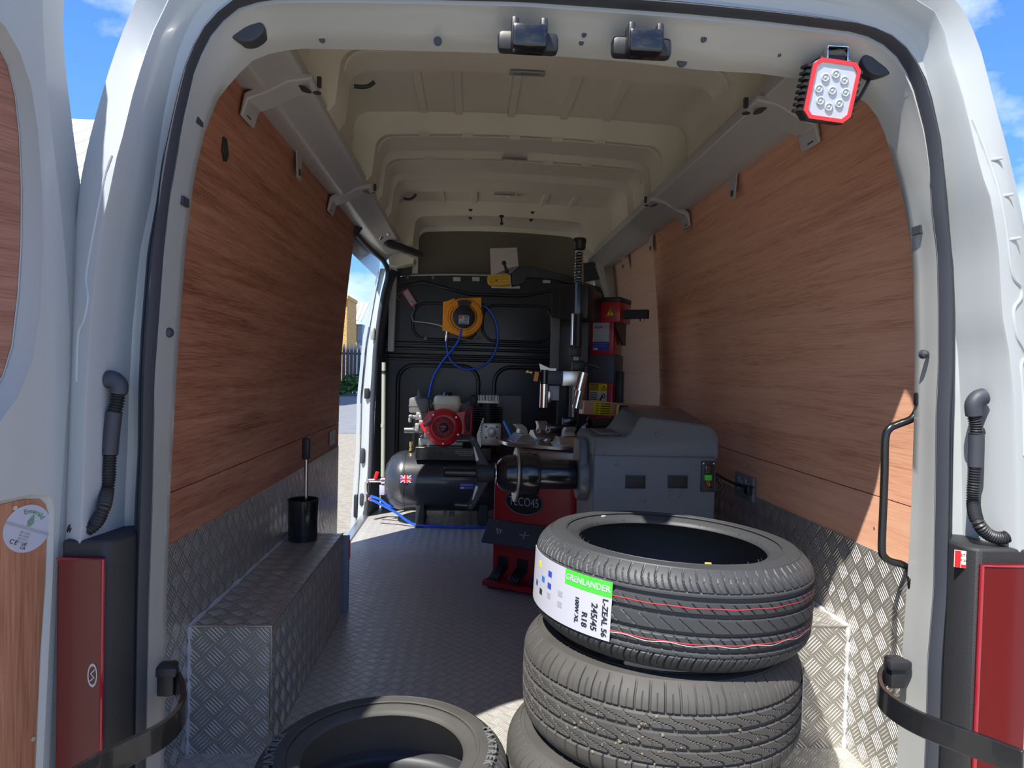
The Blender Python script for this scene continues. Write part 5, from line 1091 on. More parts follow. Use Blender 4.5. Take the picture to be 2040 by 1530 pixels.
# labels on the tower
def label(par, x, y, z, w, h, mt, nm): 
    T = facing(lp(x, y, z), TB.to_3x3() @ Vector((1, 0, 0)), (0, 0, 1)); m = MB(); m.box((0, 0, 0), (w, h, 0.001), T=T); return m.build(nm, mt, par), T
yf = CYl-0.0785
lb, T = label(upper, CXl-0.005, yf, 1.265, 0.098, 0.158, M['white'], 'rating_plate')
m = MB(); m.box((0, -0.054, 0.0006), (0.098, 0.050, 0.001), T=T); bb_ = m.build('blue_field', M['blue'], lb)
m = MB(); m.box((-0.030, -0.070, 0.0013), (0.026, 0.012, 0.0008), T=T); m.build('mark', M['paper'], lb)
text('EQUIP', 0.017, M['ink'], T @ Matrix.Translation((-0.014, 0.054, 0.0008)), lb, bold=0.0005)
m = MB(); m.box((0.032, 0.054, 0.0006), (0.030, 0.018, 0.0006), T=T); m.build('mark', M['greyink'], lb); text('CO', 0.014, M['white'], T @ Matrix.Translation((0.032, 0.054, 0.0012)), lb, bold=0.0004)
m = MB()
for z, w in ((0.028, 0.03), (0.010, 0.07), (-0.004, 0.07), (-0.016, 0.07), (-0.025, 0.07)): m.box((0, z, 0.0006), (w, 0.0022, 0.0006), T=T)
for z in (-0.040, -0.054): m.box((0, z, 0.0013), (0.08, 0.0016, 0.0006), T=T)
m.build('small_print', M['greyink'], lb)
def tri(par, x, z, s, y=None, nm='warning_triangle'):
    T = facing(lp(x, y if y is not None else yf, z), TB.to_3x3() @ Vector((1, 0, 0)), (0, 0, 1)); m = MB()
    m.rings([[(-s/2, -s*0.43, 0), (s/2, -s*0.43, 0), (0, s*0.43, 0)], [(-s/2, -s*0.43, 0.001), (s/2, -s*0.43, 0.001), (0, s*0.43, 0.001)]], T=T); o = m.build(nm, M['ylabel'], par, smooth=0)
    m = MB(); 
    for a, b in (((-s*0.42, -s*0.38), (s*0.42, -s*0.38)), ((s*0.42, -s*0.38), (0, s*0.33)), ((0, s*0.33), (-s*0.42, -s*0.38))): m.tube([T @ Vector((a[0], a[1], 0.001)), T @ Vector((b[0], b[1], 0.001))], s*0.035, n=6)
    m.box((0, 0.0, 0.0012), (s*0.09, s*0.30, 0.001), T=T); m.box((0, -s*0.24, 0.0012), (s*0.09, s*0.09, 0.001), T=T); m.build('black_symbol', M['ink'], o); return o
tri(upper, CXl+0.055, 1.405, 0.060, y=CYl-0.1015)
lb, T = label(lower, CXl-0.012, CYl-0.0815, 0.945, 0.105, 0.105, M['paper'], 'warning_label')
m = MB(); m.box((0, 0.031, 0.0006), (0.105, 0.043, 0.001), T=T); yb = m.build('yellow_field', M['ylabel'], lb)
m = MB()
for i in range(5): m.box((-0.022, 0.047-0.008*i, 0.0013), (0.05, 0.004, 0.0006), T=T)
for i in range(4): m.box((-0.026, -0.002-0.012*i, 0.0008), (0.042, 0.005, 0.0006), T=T)
m.box((0.020, -0.030, 0.0008), (0.010, 0.034, 0.0006), rz=-0.5, T=T); m.ring((0.034, -0.018, 0.0008), (0, 0, 1), 0.010, 0.0025, n=16, m=4, T=T); m.build('small_print', M['ink'], lb)
T2 = T @ Matrix.Translation((0.034, 0.030, 0.0014)); m = MB(); s_ = 0.030
for a, b in (((-s_/2, -s_*0.43), (s_/2, -s_*0.43)), ((s_/2, -s_*0.43), (0, s_*0.43)), ((0, s_*0.43), (-s_/2, -s_*0.43))): m.tube([T2 @ Vector((*a, 0)), T2 @ Vector((*b, 0))], 0.0014, n=6)
m.box((0, 0, 0), (0.003, 0.010, 0.001), T=T2); m.build('warning_sign', M['ink'], lb)
tri(lower, CXl-0.01, 0.775, 0.075, y=CYl-0.0815)
# swing arm head, hexagon shaft, spring and cap
tbox('swing_arm', M['black'], CXl-0.075, 0.56, 1.345, 1.515, 0.150, 0.40, r=0.012)
hx_ = Vector((0.368, 2.23, 1.428)); hxx, hxy = hx_.x, hx_.y
m = MB(); m.rbox((hxx+0.005, hxy+0.06, 1.425), (0.165, 0.12, 0.18), 0.012, rz=RZ); L('arm_head', m, M['black'])
m = MB(); m.cyl((hxx, hxy, 0.80), (hxx, hxy, 1.68), 0.017, n=6); L('hexagon_shaft', m, M['gloss'], smooth=20)
m = MB(); m.lathe([(0, 0), (0.026, 0), (0.031, 0.008), (0.031, 0.030), (0.034, 0.034), (0.034, 0.052), (0.030, 0.058), (0, 0.058)], (hxx, hxy, 1.695), (0, 0, 1), n=28); L('shaft_cap', m, M['black'])
z0, z1 = 1.52, 1.687; m = MB(); N_ = 300; m.tube([(hxx+0.0225*math.cos(2*PI*11*i/N_), hxy+0.0225*math.sin(2*PI*11*i/N_), z0+(z1-z0)*i/N_) for i in range(N_+1)], 0.0026, n=6); L('return_spring', m, M['steel'])
m = MB(); m.cyl((hxx-0.03, hxy-0.03, 1.20), (hxx-0.03, hxy-0.03, 1.36), 0.008, n=14); L('piston_rod', m, M['chrome'])
m = MB(); m.cyl((hxx, hxy-0.02, 1.15), (hxx, hxy-0.02, 1.36), 0.022, n=18); m.rbox((hxx-0.015, hxy-0.03, 1.165), (0.06, 0.05, 0.05), 0.006); m.rbox((hxx+0.005, hxy-0.02, 1.09), (0.07, 0.06, 0.06), 0.012); L('shaft_lock', m, M['black'])
m = MB(); m.tube([(hxx+0.02, hxy-0.03, 1.10), (hxx+0.07, hxy-0.05, 1.10), (hxx+0.11, hxy-0.06, 1.085)], lambda u: 0.009+0.004*u, n=10, smooth=4); L('lock_lever', m, M['black'])
# mount head at the foot of the shaft
m = MB(); m.rbox((hxx-0.10, hxy-0.03, 0.765), (0.115, 0.05, 0.048), 0.012, rz=0.1); m.rbox((hxx-0.03, hxy, 0.80), (0.08, 0.05, 0.05), 0.01); mh = L('mount_head', m, M['gloss'])
for p in [(0.173, 2.165, 0.757), (0.222, 2.165, 0.761)]:
    MB().ring(p, (0, -1, 0), 0.0095, 0.004, n=24, m=8).build('bolt_ring', M['alu'], mh)
# helper post with pale edge strip
m = MB(); m.box((0.405, 2.62, 1.06), (0.17, 0.06, 0.90)); hp = L('helper_post', m, M['bulk'], bevel=0.004)
x0 = 0.269; x1 = 0.317; m = MB(); m.box(((x0+x1)/2, 2.57, 1.27), (x1-x0, 0.03, 0.52)); m.build('edge_strip', M['greyp'], hp)
x0 = 0.377; x1 = 0.402; m = MB(); m.box(((x0+x1)/2, 2.52, 0.86), (x1-x0, 0.03, 0.36)); m.build('guide_bar', M['greyp'], hp)
m = MB(); m.lathe([(0, 0), (0.013, 0), (0.011, 0.01), (0, 0.012)], (0.327, 2.5, 1.386), (0, -1, 0), n=16); m.build('yellow_button', M['reel'], hp)
# helper arm assembly (chromed)
Yh = 2.16
def pa(px_list): return px_list
m = MB(); m.rbox((0.235, 2.16, 1.03), (0.110, 0.05, 0.072), 0.008); ha = L('helper_block', m, M['slate'])
m = MB(); m.rbox((0.33, 2.14, 1.028), (0.095, 0.06, 0.075), 0.004); m.build('clamp_block', M['alu'], t)
m = MB(); m.cyl((0.194, 2.15, 0.999), (0.194, 2.15, 0.877), 0.0215, n=24); m.build('guide_cylinder', M['chrome'], t, smooth=30)
m = MB(); m.cyl((0.194, 2.15, 1.068), (0.194, 2.15, 0.996), 0.0225, n=24); m.build('cylinder_collar', M['gloss'], t)
m = MB(); m.cyl((0.387, 2.12, 1.06), (0.367, 2.12, 0.968), 0.026, n=24); m.cyl((0.374, 2.12, 0.976), (0.356, 2.12, 0.879), 0.023, n=24); m.build('pivot_cylinder', M['chrome'], t, smooth=30)
pts = [(0.165, 2.14, 1.1), (0.18, 2.14, 1.093), (0.221, 2.14, 1.076), (0.252, 2.14, 1.077), (0.252, 2.14, 1.061), (0.176, 2.14, 1.057)]; m = MB(); m.prism([(x, z) for x, _, z in pts], 'y', 2.14, 2.155); m.build('fan_plate', M['castalu'], t)
m = MB(); m.box((0.152, 2.15, 1.033), (0.020, 0.02, 0.048), ry=0.15); m.build('yellow_marker', M['reel'], t)
m = MB(); p = (0.113, 2.15, 1.055); m.lathe([(0, -0.012), (0.010, -0.012), (0.010, 0.0), (0.006, 0.002), (0.006, 0.010), (0.009, 0.010), (0.009, 0.018), (0, 0.018)], p, (1, 0, -0.2), n=16); m.build('valve_knob', M['brass'], t)
m = MB(); m.rbox((0.252, 2.2, 0.95), (0.05, 0.02, 0.075), 0.003); m.build('slide_plate', M['white'], t)
m = MB(); m.rbox((0.223, 2.17, 0.932), (0.018, 0.04, 0.06), 0.004); m.build('catch_link', M['steel'], t)
# swinging chrome beam to the right with a yellow notice
b0, b1 = V((0.382, 2.12, 0.885)), V((0.902, 2.42, 0.849)); bd = (b1-b0).normalized(); bl_ = (b1-b0).length
BT = facing((b0+b1)/2, bd, (0, 0, 1))
m = MB(); m.box((0, 0, 0), (bl_, 0.070, 0.035), T=BT); bm_ = L('helper_beam', m, mat('chrome_wood_reflection', (0.72, 0.52, 0.40, 1), 0.45, 0.6), bevel=0.003)  # tan is the plywood's reflection, put into the chrome's colour
T = BT @ Matrix.Translation((-bl_/2+0.125, 0.0, 0.0185)); m = MB(); m.box((0, 0, 0), (0.115, 0.062, 0.001), T=T); nb = m.build('yellow_notice', M['ylabel'], bm_)
m = MB()
for i in range(5): m.box((-0.036, 0.024-0.012*i, 0.0008), (0.024, 0.004, 0.0006), T=T); m.box((0.018, 0.024-0.012*i, 0.0008), (0.066, 0.0055, 0.0006), rz=0.03, T=T)
m.build('small_print', M['ink'], nb)
m = MB(); p = V((0.422, 2.1, 0.799)); m.ring(p, (1, -0.55, 0), 0.038, 0.006, n=32, m=8); m.lathe([(0, -0.004), (0.036, -0.004), (0.036, 0.004), (0, 0.004)], p, (1, -0.55, 0), n=28); L('press_disc', m, M['gloss'])
m = MB(); m.cyl(p, (0.562, 2.14, 0.798), 0.033, n=24); L('bead_roller', m, M['black'])
m = MB(); pts = [(0.559, 2.1, 0.903), (0.572, 2.1, 0.898), (0.555, 2.1, 0.766), (0.545, 2.1, 0.771)]; m.prism([(x, z) for x, _, z in pts], 'y', 2.10, 2.14); L('roller_bracket', m, M['brass'])
m = MB(); m.rbox((0.6, 2.12, 0.874), (0.055, 0.05, 0.05), 0.015); L('roller_knob', m, M['black'])
# pressing arm reaching over to the left, with yellow pad and ball lever
YA = 2.55
pts = [(0.43, 2.55, 1.585), (0.264, 2.55, 1.624), (0.15, 2.55, 1.646), (0.083, 2.55, 1.649), (0.033, 2.55, 1.605), (0.04, 2.55, 1.533), (0.102, 2.55, 1.546), (0.124, 2.55, 1.583), (0.266, 2.55, 1.579), (0.432, 2.55, 1.539)]
m = MB(); m.prism([(x, z) for x, _, z in pts], 'y', 2.55, 2.61); L('press_arm', m, M['black'], bevel=0.004)
m = MB(); pts = [(0.082, 2.548, 1.649), (0.015, 2.548, 1.632), (-0.051, 2.548, 1.597), (0.033, 2.548, 1.602)]; m.prism([(x, z) for x, _, z in pts], 'y', 2.548, 2.60); L('arm_gusset', m, M['greyp'])
pts = [(-0.099, 2.54, 1.58), (-0.085, 2.54, 1.589), (0.016, 2.54, 1.603), (0.034, 2.54, 1.542), (-0.028, 2.54, 1.532), (-0.084, 2.54, 1.539), (-0.096, 2.54, 1.555)]; m = MB(); m.prism([(x, z) for x, _, z in pts], 'y', 2.54, 2.62)
for a, b in zip([(-0.093, 2.538, 1.574), (-0.093, 2.538, 1.56), (-0.09, 2.538, 1.547)], [(0.019, 2.538, 1.589), (0.022, 2.538, 1.573), (0.028, 2.538, 1.556)]): m.tube([a, b], 0.004, n=6)
yp = L('yellow_pad', m, M['yellow'], bevel=0.003)
m = MB(); m.lathe([(0, 0), (0.006, 0), (0.005, 0.003), (0, 0.003)], (-0.048, 2.538, 1.562), (0, -1, 0), n=12); m.build('screw', M['ink'], yp)
m = MB(); a, b = V((0.013, 2.545, 1.601)), V((-0.008, 2.545, 1.659)); m.tube([a, b], 0.008, n=10); m.lathe([(0, -0.014), (0.010, -0.010), (0.014, 0), (0.010, 0.010), (0, 0.014)], b, (0, 0, 1), n=20); m.lathe([(0, -0.012), (0.012, -0.006), (0.012, 0.006), (0, 0.012)], a.lerp(b, 0.25), (0, 0, 1), n=16); L('ball_lever', m, M['black'])

# ================================================================== PETROL AIR COMPRESSOR
TY = 3.46; TR = 0.205; TZ = 0.285
t = cp = thing('air_compressor', 'black-tanked petrol air compressor with a red engine by the bulkhead', 'air compressor', (-0.36, TY, 0))
m = MB(); m.lathe([(0.0, -0.752), (0.05, -0.750), (0.11, -0.738), (0.165, -0.705), (0.193, -0.665), (0.203, -0.632), (TR, -0.622), (TR, -0.612), (TR+0.003, -0.610), (TR+0.003, -0.603), (TR, -0.601), (TR, -0.05), (0.193, -0.005), (0.165, 0.035), (0.11, 0.065), (0.0, 0.08)], (0, TY, TZ), (1, 0, 0), n=64)
tk = m.build('tank', mat('tank_black_paint', rgb(44, 47, 54), 0.3, coat=0.4, bump=0.25, bscale=300), t, smooth=40)
def on_tank(px_x, ang): return Vector((px_x, TY-(TR+0.0012)*math.cos(ang), TZ+(TR+0.0012)*math.sin(ang)))
def tank_patch(x0, x1, a0, a1, m_, nm, par, lift=0.0015):
    m = MB(); n = 8; rows = []
    for i in range(n+1):
        a = a0+(a1-a0)*i/n; r = TR+lift; rows.append([(x0, TY-r*math.cos(a), TZ+r*math.sin(a)), (x1, TY-r*math.cos(a), TZ+r*math.sin(a)), (x1, TY-(r-0.001)*math.cos(a), TZ+(r-0.001)*math.sin(a)), (x0, TY-(r-0.001)*math.cos(a), TZ+(r-0.001)*math.sin(a))])
    m.rings(rows); return m.build(nm, m_, par, smooth=30)
fa = 0.19; fx = -0.589; fl_ = tank_patch(fx-0.037, fx+0.037, fa-0.125, fa+0.125, M['blue'], 'flag_sticker', tk)
def tank_bar(x0, a0, x1, a1, w, m_, nm, par, lift):
    m = MB(); n = 10; rows = []
    for i in range(n+1):
        u = i/n; x, a = x0+(x1-x0)*u, a0+(a1-a0)*u; r = TR+lift; rows.append(Vector((x, TY-r*math.cos(a), TZ+r*math.sin(a))))
    m.tube(rows, w, n=6); return m.build(nm, m_, par)
for s in (1, -1): tank_bar(fx-0.034, fa-s*0.115, fx+0.034, fa+s*0.115, 0.0052, M['white'], 'white_saltire', fl_, 0.0005); tank_bar(fx-0.034, fa-s*0.115, fx+0.034, fa+s*0.115, 0.0016, M['red'], 'red_saltire', fl_, 0.0035)
tank_patch(fx-0.037, fx+0.037, fa-0.038, fa+0.038, M['white'], 'white_cross', fl_, 0.0055); tank_patch(fx-0.012, fx+0.012, fa-0.125, fa+0.125, M['white'], 'white_cross', fl_, 0.0055)
tank_patch(fx-0.037, fx+0.037, fa-0.022, fa+0.022, M['red'], 'red_cross', fl_, 0.0065); tank_patch(fx-0.007, fx+0.007, fa-0.125, fa+0.125, M['red'], 'red_cross', fl_, 0.0065)
lx = -0.188; lb = tank_patch(lx-0.047, lx+0.047, -0.10, 0.09, M['blue'], 'blue_label', tk); tank_patch(lx-0.043, lx-0.015, -0.085, -0.03, M['paper'], 'mark', lb, 0.0022)
for a in (0.055, 0.02, -0.055): tank_patch(lx-0.010 if a < 0 else lx-0.04, lx+0.042, a-0.006, a+0.006, M['white'], 'small_print', lb, 0.0022)
lb = tank_patch(lx-0.045, lx+0.047, 0.42, 0.60, M['paper'], 'white_label', tk)
for i in range(9): tank_patch(lx-0.035+i*0.008, lx-0.032+i*0.008, 0.45, 0.53, M['ink'], 'barcode_bar', lb, 0.0022)
# feet
fpx = -0.495
for x in (fpx, -0.07):
    m = MB(); m.prism([(TY-0.17, 0.0), (TY-0.12, 0.0), (TY-0.10, 0.11), (TY-0.155, 0.16)], 'x', x-0.028, x+0.028); m.prism([(TY+0.17, 0.0), (TY+0.12, 0.0), (TY+0.10, 0.11), (TY+0.155, 0.16)], 'x', x-0.028, x+0.028)
    m.prism([(TY-0.19, 0.0), (TY+0.19, 0.0), (TY+0.19, 0.006), (TY-0.19, 0.006)], 'x', x-0.03, x+0.03); m.build('foot', M['black'], t, bevel=0.003)
m = MB(); m.lathe([(0, 0), (0.016, 0), (0.016, 0.02), (0, 0.02)], (-0.328, 3.35, 0.084), (0, -1, 0), n=16); m.rbox((-0.284, 3.36, 0.076), (0.04, 0.03, 0.03), 0.005); m.build('drain_cock', M['greyp'], t)
# platform
z1 = 0.535; m = MB(); m.prism([(TY-0.175, z1), (TY+0.16, z1), (TY+0.16, z1-0.085), (TY-0.175, z1-0.085)], 'x', -0.535, -0.03); pf = m.build('platform', M['gloss'], t, bevel=0.004)
for p in [(-0.405, 3.283, 0.492), (-0.369, 3.283, 0.493)]: MB().lathe([(0, 0), (0.007, 0), (0.006, 0.003), (0, 0.003)], p, (0, -1, 0), n=12).build('bolt_hole', M['ink'], pf)
pt_ = (-0.199, 3.282, 0.496)
PT = facing(pt_, (1, 0, 0), (0, 0, 1))
for i, s_ in enumerate(('WARNING READ THE MANUAL', 'CHECK OIL BEFORE STARTING', 'KEEP HANDS CLEAR')): text(s_, 0.010, M['white'], PT @ Matrix.Translation((0.0, 0.016-0.013*i, 0)), pf)
# engine
ey = TY-0.06
m = MB(); m.rbox((-0.36, ey+0.10, 0.64), (0.26, 0.20, 0.20), 0.02); m.rbox((-0.37, ey+0.08, 0.56), (0.30, 0.22, 0.05), 0.006); en = m.build('engine_block', M['castalu'], t)
c = V((-0.352, 3.27, 0.668)); R_ = 0.125
m = MB(); m.lathe([(R_, 0.14), (R_, 0.03), (R_-0.006, 0.016), (R_-0.022, 0.008), (R_-0.040, 0.0), (0.075, 0.0), (0.072, 0.010), (0.0, 0.010)], c, (0, 1, 0), n=56)
m.prism([(c.x-0.155, c.z+0.01), (c.x-0.10, c.z+0.105), (c.x+0.02, c.z+0.122), (c.x+0.06, c.z), (c.x-0.03, c.z-0.118), (c.x-0.085, c.z-0.09)], 'y', c.y+0.02, c.y+0.13)
m.prism([(c.x+0.08, c.z+0.10), (c.x+0.14, c.z+0.11), (c.x+0.14, c.z-0.04), (c.x+0.10, c.z-0.05)], 'y', c.y+0.03, c.y+0.12)
for i in range(36):
    a = 2*PI*i/36; m.box((c.x+0.053*math.sin(a), c.y-0.001, c.z+0.053*math.cos(a)), (0.0042, 0.008, 0.040), ry=a)
m.ring(c+V(0, 0, 0), (0, 1, 0), 0.075, 0.004, n=48, m=8)
rs = m.build('recoil_shroud', M['redeng'], en, bevel=0.003)
m = MB(); m.lathe([(0, 0), (0.072, 0), (0.072, 0.002), (0, 0.002)], c+V(0, 0.006, 0), (0, -1, 0), n=40); m.build('shroud_screen', M['ink'], en)
m = MB(); m.lathe([(0, 0), (0.034, 0), (0.034, 0.008), (0.030, 0.011), (0, 0.012)], c+V(0, 0.002, 0), (0, -1, 0), n=32); hub = m.build('hub_badge', M['black'], en)
HT = facing(c+V(0, -0.0112, 0), (1, 0, 0), (0, 0, 1)); text('HONDA', 0.011, M['white'], HT @ Matrix.Translation((0, 0.008, 0)), en, bold=0.0002); text('GX', 0.018, M['redeng'], HT @ Matrix.Translation((0, -0.010, 0)), en, bold=0.0004)
for a in (40, 130, 200, 270, 335):
    q = c+V(0.108*math.cos(math.radians(a)), 0.012, 0.108*math.sin(math.radians(a))); MB().lathe([(0, 0), (0.008, 0), (0.007, 0.008), (0, 0.009)], q, (0, -1, 0), n=10).build('shroud_bolt', M['alu'], en)
m = MB(); m.tube([(-0.481, 3.26, 0.677), (-0.458, 3.26, 0.697), (-0.429, 3.26, 0.721)], 0.011, n=10, smooth=4); m.build('pull_handle', M['greyp'], en)
m = MB(); m.rbox((-0.452, 3.286, 0.648), (0.020, 0.002, 0.038), 0.0008); m.build('small_label', M['white'], en)
# fuel tank with seam and cap
fz0, fz1 = 0.758, 0.876; fx0, fx1 = -0.428, -0.237; fm = (fz0+fz1)/2+0.005
cx_, hx2 = (fx0+fx1)/2, (fx1-fx0)/2
def rr_(k, ky, z): return [(cx_+x, 3.40+y, z) for x, y in rrect(-hx2*k, -0.085*ky, hx2*k, 0.085*ky, 0.03)]
m = MB(); m.rings([rr_(0.70, 0.75, fz0), rr_(0.84, 0.88, fz0+0.012), rr_(0.97, 0.97, fm-0.006), rr_(1.05, 1.04, fm-0.003), rr_(1.05, 1.04, fm+0.003), rr_(0.97, 0.97, fm+0.006), rr_(0.95, 0.96, fz1-0.022), rr_(0.88, 0.90, fz1-0.006), rr_(0.76, 0.80, fz1)])
ft = m.build('fuel_tank', M['cream'], en, smooth=50)
m = MB(); m.lathe([(0.030, 0), (0.034, 0.003), (0.034, 0.020), (0.030, 0.026), (0, 0.027)], (-0.334, 3.38, fz1-0.002), (0, 0, 1), n=24); m.build('fuel_cap', M['gloss'], en)
# air cleaner, carburettor pieces, silencer
ax0, ax1 = -0.586, -0.462; az0, az1 = 0.757, 0.858
m = MB(); m.rbox(((ax0+ax1)/2, 3.40, (az0+az1)/2), (ax1-ax0, 0.14, az1-az0), 0.012); m.box(((ax0+ax1)/2, 3.40, (az0+az1)/2-0.004), (ax1-ax0+0.005, 0.145, 0.004)); m.build('air_cleaner', M['greyp'], en)
m = MB(); m.lathe([(0, 0), (0.030, 0), (0.026, 0.010), (0.010, 0.012), (0.010, 0.02), (0, 0.02)], ((ax0+ax1)/2, 3.38, az1), (0, 0, 1), n=20); m.build('cleaner_nut', M['greyp'], en)
m = MB(); rnd = random.Random(5)
for i in range(14):
    q = V((-0.534, 3.35, 0.705))+V(rnd.uniform(-0.05, 0.05), rnd.uniform(-0.03, 0.03), rnd.uniform(-0.055, 0.045)); m.rbox(q, (rnd.uniform(0.02, 0.05), 0.04, rnd.uniform(0.015, 0.04)), 0.006)
m.build('carburettor', M['castalu'], en)
m = MB(); m.tube([(-0.449, 3.31, 0.764), (-0.461, 3.31, 0.837), (-0.448, 3.31, 0.854), (-0.433, 3.31, 0.797)], 0.006, n=8, smooth=4); m.build('fuel_hose', M['gloss'], en)
m = MB(); m.cyl((-0.62, 3.42, 0.633), (-0.484, 3.42, 0.636), 0.022, n=20); m.build('exhaust_pipe', M['steel'], en)
m = MB(); pts = [(-0.214, 3.26, 0.739), (-0.202, 3.26, 0.785), (-0.196, 3.26, 0.799), (-0.173, 3.26, 0.796), (-0.166, 3.26, 0.78), (-0.169, 3.26, 0.64), (-0.175, 3.26, 0.633), (-0.202, 3.26, 0.636), (-0.21, 3.26, 0.679), (-0.214, 3.26, 0.739)]; m.tube(pts, 0.0055, n=8); m.build('throttle_guard', M['redeng'], en)
m = MB(); m.rbox((-0.19, 3.28, 0.701), (0.028, 0.02, 0.10), 0.006); m.build('throttle_lever', M['black'], en)
# pump, belt guard
x0, x1 = -0.15, 0.039; zt = 0.886
m = MB(); xc = (x0+x1)/2; m.cyl((xc, 3.44, 0.55), (xc, 3.44, zt-0.05), 0.062, n=28)
for i in range(13): m.lathe([(0, 0), (0.105, 0), (0.105, 0.004), (0, 0.004)], (xc, 3.44, 0.60+i*0.0165), (0, 0, 1), n=28)
pm = m.build('pump_cylinder', M['black'], t)
m = MB()
for i in range(14): m.box((xc-0.065+i*0.010, 3.41, zt-0.025), (0.004, 0.15, 0.052))
m.rbox((xc, 3.42, zt-0.045), (0.15, 0.15, 0.02), 0.004); m.build('finned_head', M['castalu'], pm)
m = MB(); m.rbox((x0-0.005, 3.42, zt-0.04), (0.045, 0.14, 0.07), 0.01); m.build('intake_filter', M['black'], pm)
cb0, cb1 = -0.088, 0.027; m = MB(); m.rbox(((cb0+cb1)/2, 3.37, 0.625), (cb1-cb0+0.02, 0.11, 0.155), 0.012); m.lathe([(0, 0), (0.034, 0), (0.034, 0.012), (0.028, 0.016), (0, 0.016)], ((cb0+cb1)/2, 3.316, 0.64), (0, -1, 0), n=24); ck = m.build('crankcase', M['castalu'], pm)
for dx in (-0.036, 0.036):
    for dz in (-0.036, 0.036): MB().lathe([(0, 0), (0.007, 0), (0.006, 0.006), (0, 0.006)], ((cb0+cb1)/2+dx, 3.315, 0.64+dz), (0, -1, 0), n=8).build('bolt', M['black'], ck)
pts = [(-0.09, 3.36, 0.734), (-0.128, 3.36, 0.618), (-0.122, 3.36, 0.529), (-0.099, 3.36, 0.536), (-0.083, 3.36, 0.727)]; m = MB(); m.prism([(x, z) for x, _, z in pts], 'y', 3.35, 3.37); m.build('side_bracket', M['castalu'], pm)
pts = [(-0.244, 3.56, 0.809), (-0.146, 3.56, 0.853), (0.045, 3.56, 0.879), (0.18, 3.56, 0.879), (0.187, 3.56, 0.583), (-0.231, 3.56, 0.575)]; m = MB(); m.prism([(x, z) for x, _, z in pts], 'y', 3.555, 3.565)
for i in range(12): z = 0.61+i*0.020; m.box((0.085, 3.553, z), (0.13, 0.004, 0.004))
m.build('belt_guard', M['greyp'], t)
# safety valve
p = (-0.573, 3.42, 0.521); m = MB(); m.lathe([(0.008, -0.03), (0.014, -0.03), (0.014, -0.012), (0.009, -0.010), (0.009, -0.004), (0.013, -0.002), (0.013, 0.034), (0, 0.036)], p, (0, 0, 1), n=16); m.build('safety_valve', M['brass'], t)
# outlet: ball valve with red lever, couplings and twin blue lines
m = MB(); a = V((-0.739, 3.46, 0.281)); b = V((-0.865, 3.46, 0.279)); m.cyl(a, b, 0.014, n=14); m.lathe([(0, -0.025), (0.026, -0.02), (0.026, 0.02), (0, 0.025)], a.lerp(b, 0.12), (1, 0, 0), n=16); m.cyl(b+V(0, 0, 0.015), b-V(0, 0, 0.03), 0.012, n=12); ov_ = m.build('outlet_valve', M['steel'], t)
m = MB(); q = V((-0.806, 3.44, 0.318)); m.rbox(q, (0.026, 0.02, 0.055), 0.007, ry=0.3); m.build('red_lever', M['red'], ov_)
m = MB(); m.rbox((-0.767, 3.45, 0.217), (0.035, 0.004, 0.070), 0.001); m.build('tag', M['white'], ov_)
m = MB(); q = V((-0.87, 3.45, 0.25)); m.lathe([(0.010, 0.02), (0.017, 0.015), (0.018, -0.03), (0.013, -0.06), (0.018, -0.065), (0.018, -0.11), (0, -0.11)], q, (0, 0, 1), n=16); m.build('coupling', M['chrome'], ov_)
m = MB(); m.tube([(-0.834, 3.3, 0.185), (-0.767, 3.3, 0.153), (-0.65, 3.3, 0.091), (-0.576, 3.3, 0.038), (-0.515, 3.3, 0.012)]+[(-0.38, 3.261, 0.012), (-0.181, 3.257, 0.012), (0.003, 3.266, 0.012)], 0.0085, n=10, smooth=5); m.build('blue_airline', M['hose'], t)
m = MB(); m.tube([(-0.841, 3.42, 0.18), (-0.776, 3.42, 0.157), (-0.703, 3.42, 0.11)]+[(-0.60, 3.46, 0.10)], 0.0085, n=10, smooth=5); m.build('blue_airline', M['hose'], t)
m = MB(); m.tube([V((-0.834, 3.3, 0.185)), V((-0.818, 3.31, 0.173))], 0.0105, n=8); m.build('orange_collar', M['orange'], t)

# ================================================================== HOSE REEL ON THE BULKHEAD
t = thing('hose_reel', 'yellow-orange retractable air hose reel on the black bulkhead', 'hose reel', (-0.248, 3.89, 1.446))
c = V((-0.24, 3.78, 1.439)); rr0 = 0.143
m = MB(); m.lathe([(rr0, 0.10), (rr0, 0.012), (rr0-0.008, 0.0), (0.100, 0.0), (0.094, 0.008), (0.0, 0.008)], c, (0, 1, 0), n=56)
m.prism([(c.x+0.02, c.z+0.143), (c.x+0.125, c.z+0.150), (c.x+0.130, c.z+0.02), (c.x+0.05, c.z+0.02)], 'y', c.y+0.01, c.y+0.10)
m.prism([(c.x-0.155, c.z+0.110), (c.x-0.118, c.z+0.118), (c.x-0.07, c.z+0.14), (c.x-0.06, c.z-0.13), (c.x-0.115, c.z-0.108), (c.x-0.155, c.z-0.100)], 'y', c.y+0.015, c.y+0.10)
m.ring(c+V(0, 0.002, 0), (0, 1, 0), 0.118, 0.006, n=48, m=8)
dr_ = m.build('drum_housing', M['reel'], t, bevel=0.003)
m = MB(); m.lathe([(0, 0), (0.082, 0), (0.082, 0.022), (0.070, 0.028), (0, 0.030)], c+V(0, 0.006, 0), (0, -1, 0), n=40)
seg = [(0.078*math.sin(math.radians(a)), 0.078*math.cos(math.radians(a))) for a in range(-28, 29, 7)]+[(0.128*math.sin(math.radians(a)), 0.128*math.cos(math.radians(a))) for a in range(26, -27, -7)]
m.prism([(c.x+x, c.z+z) for x, z in seg], 'y', c.y-0.006, c.y+0.01); hb = m.build('hub_cover', M['black'], dr_)
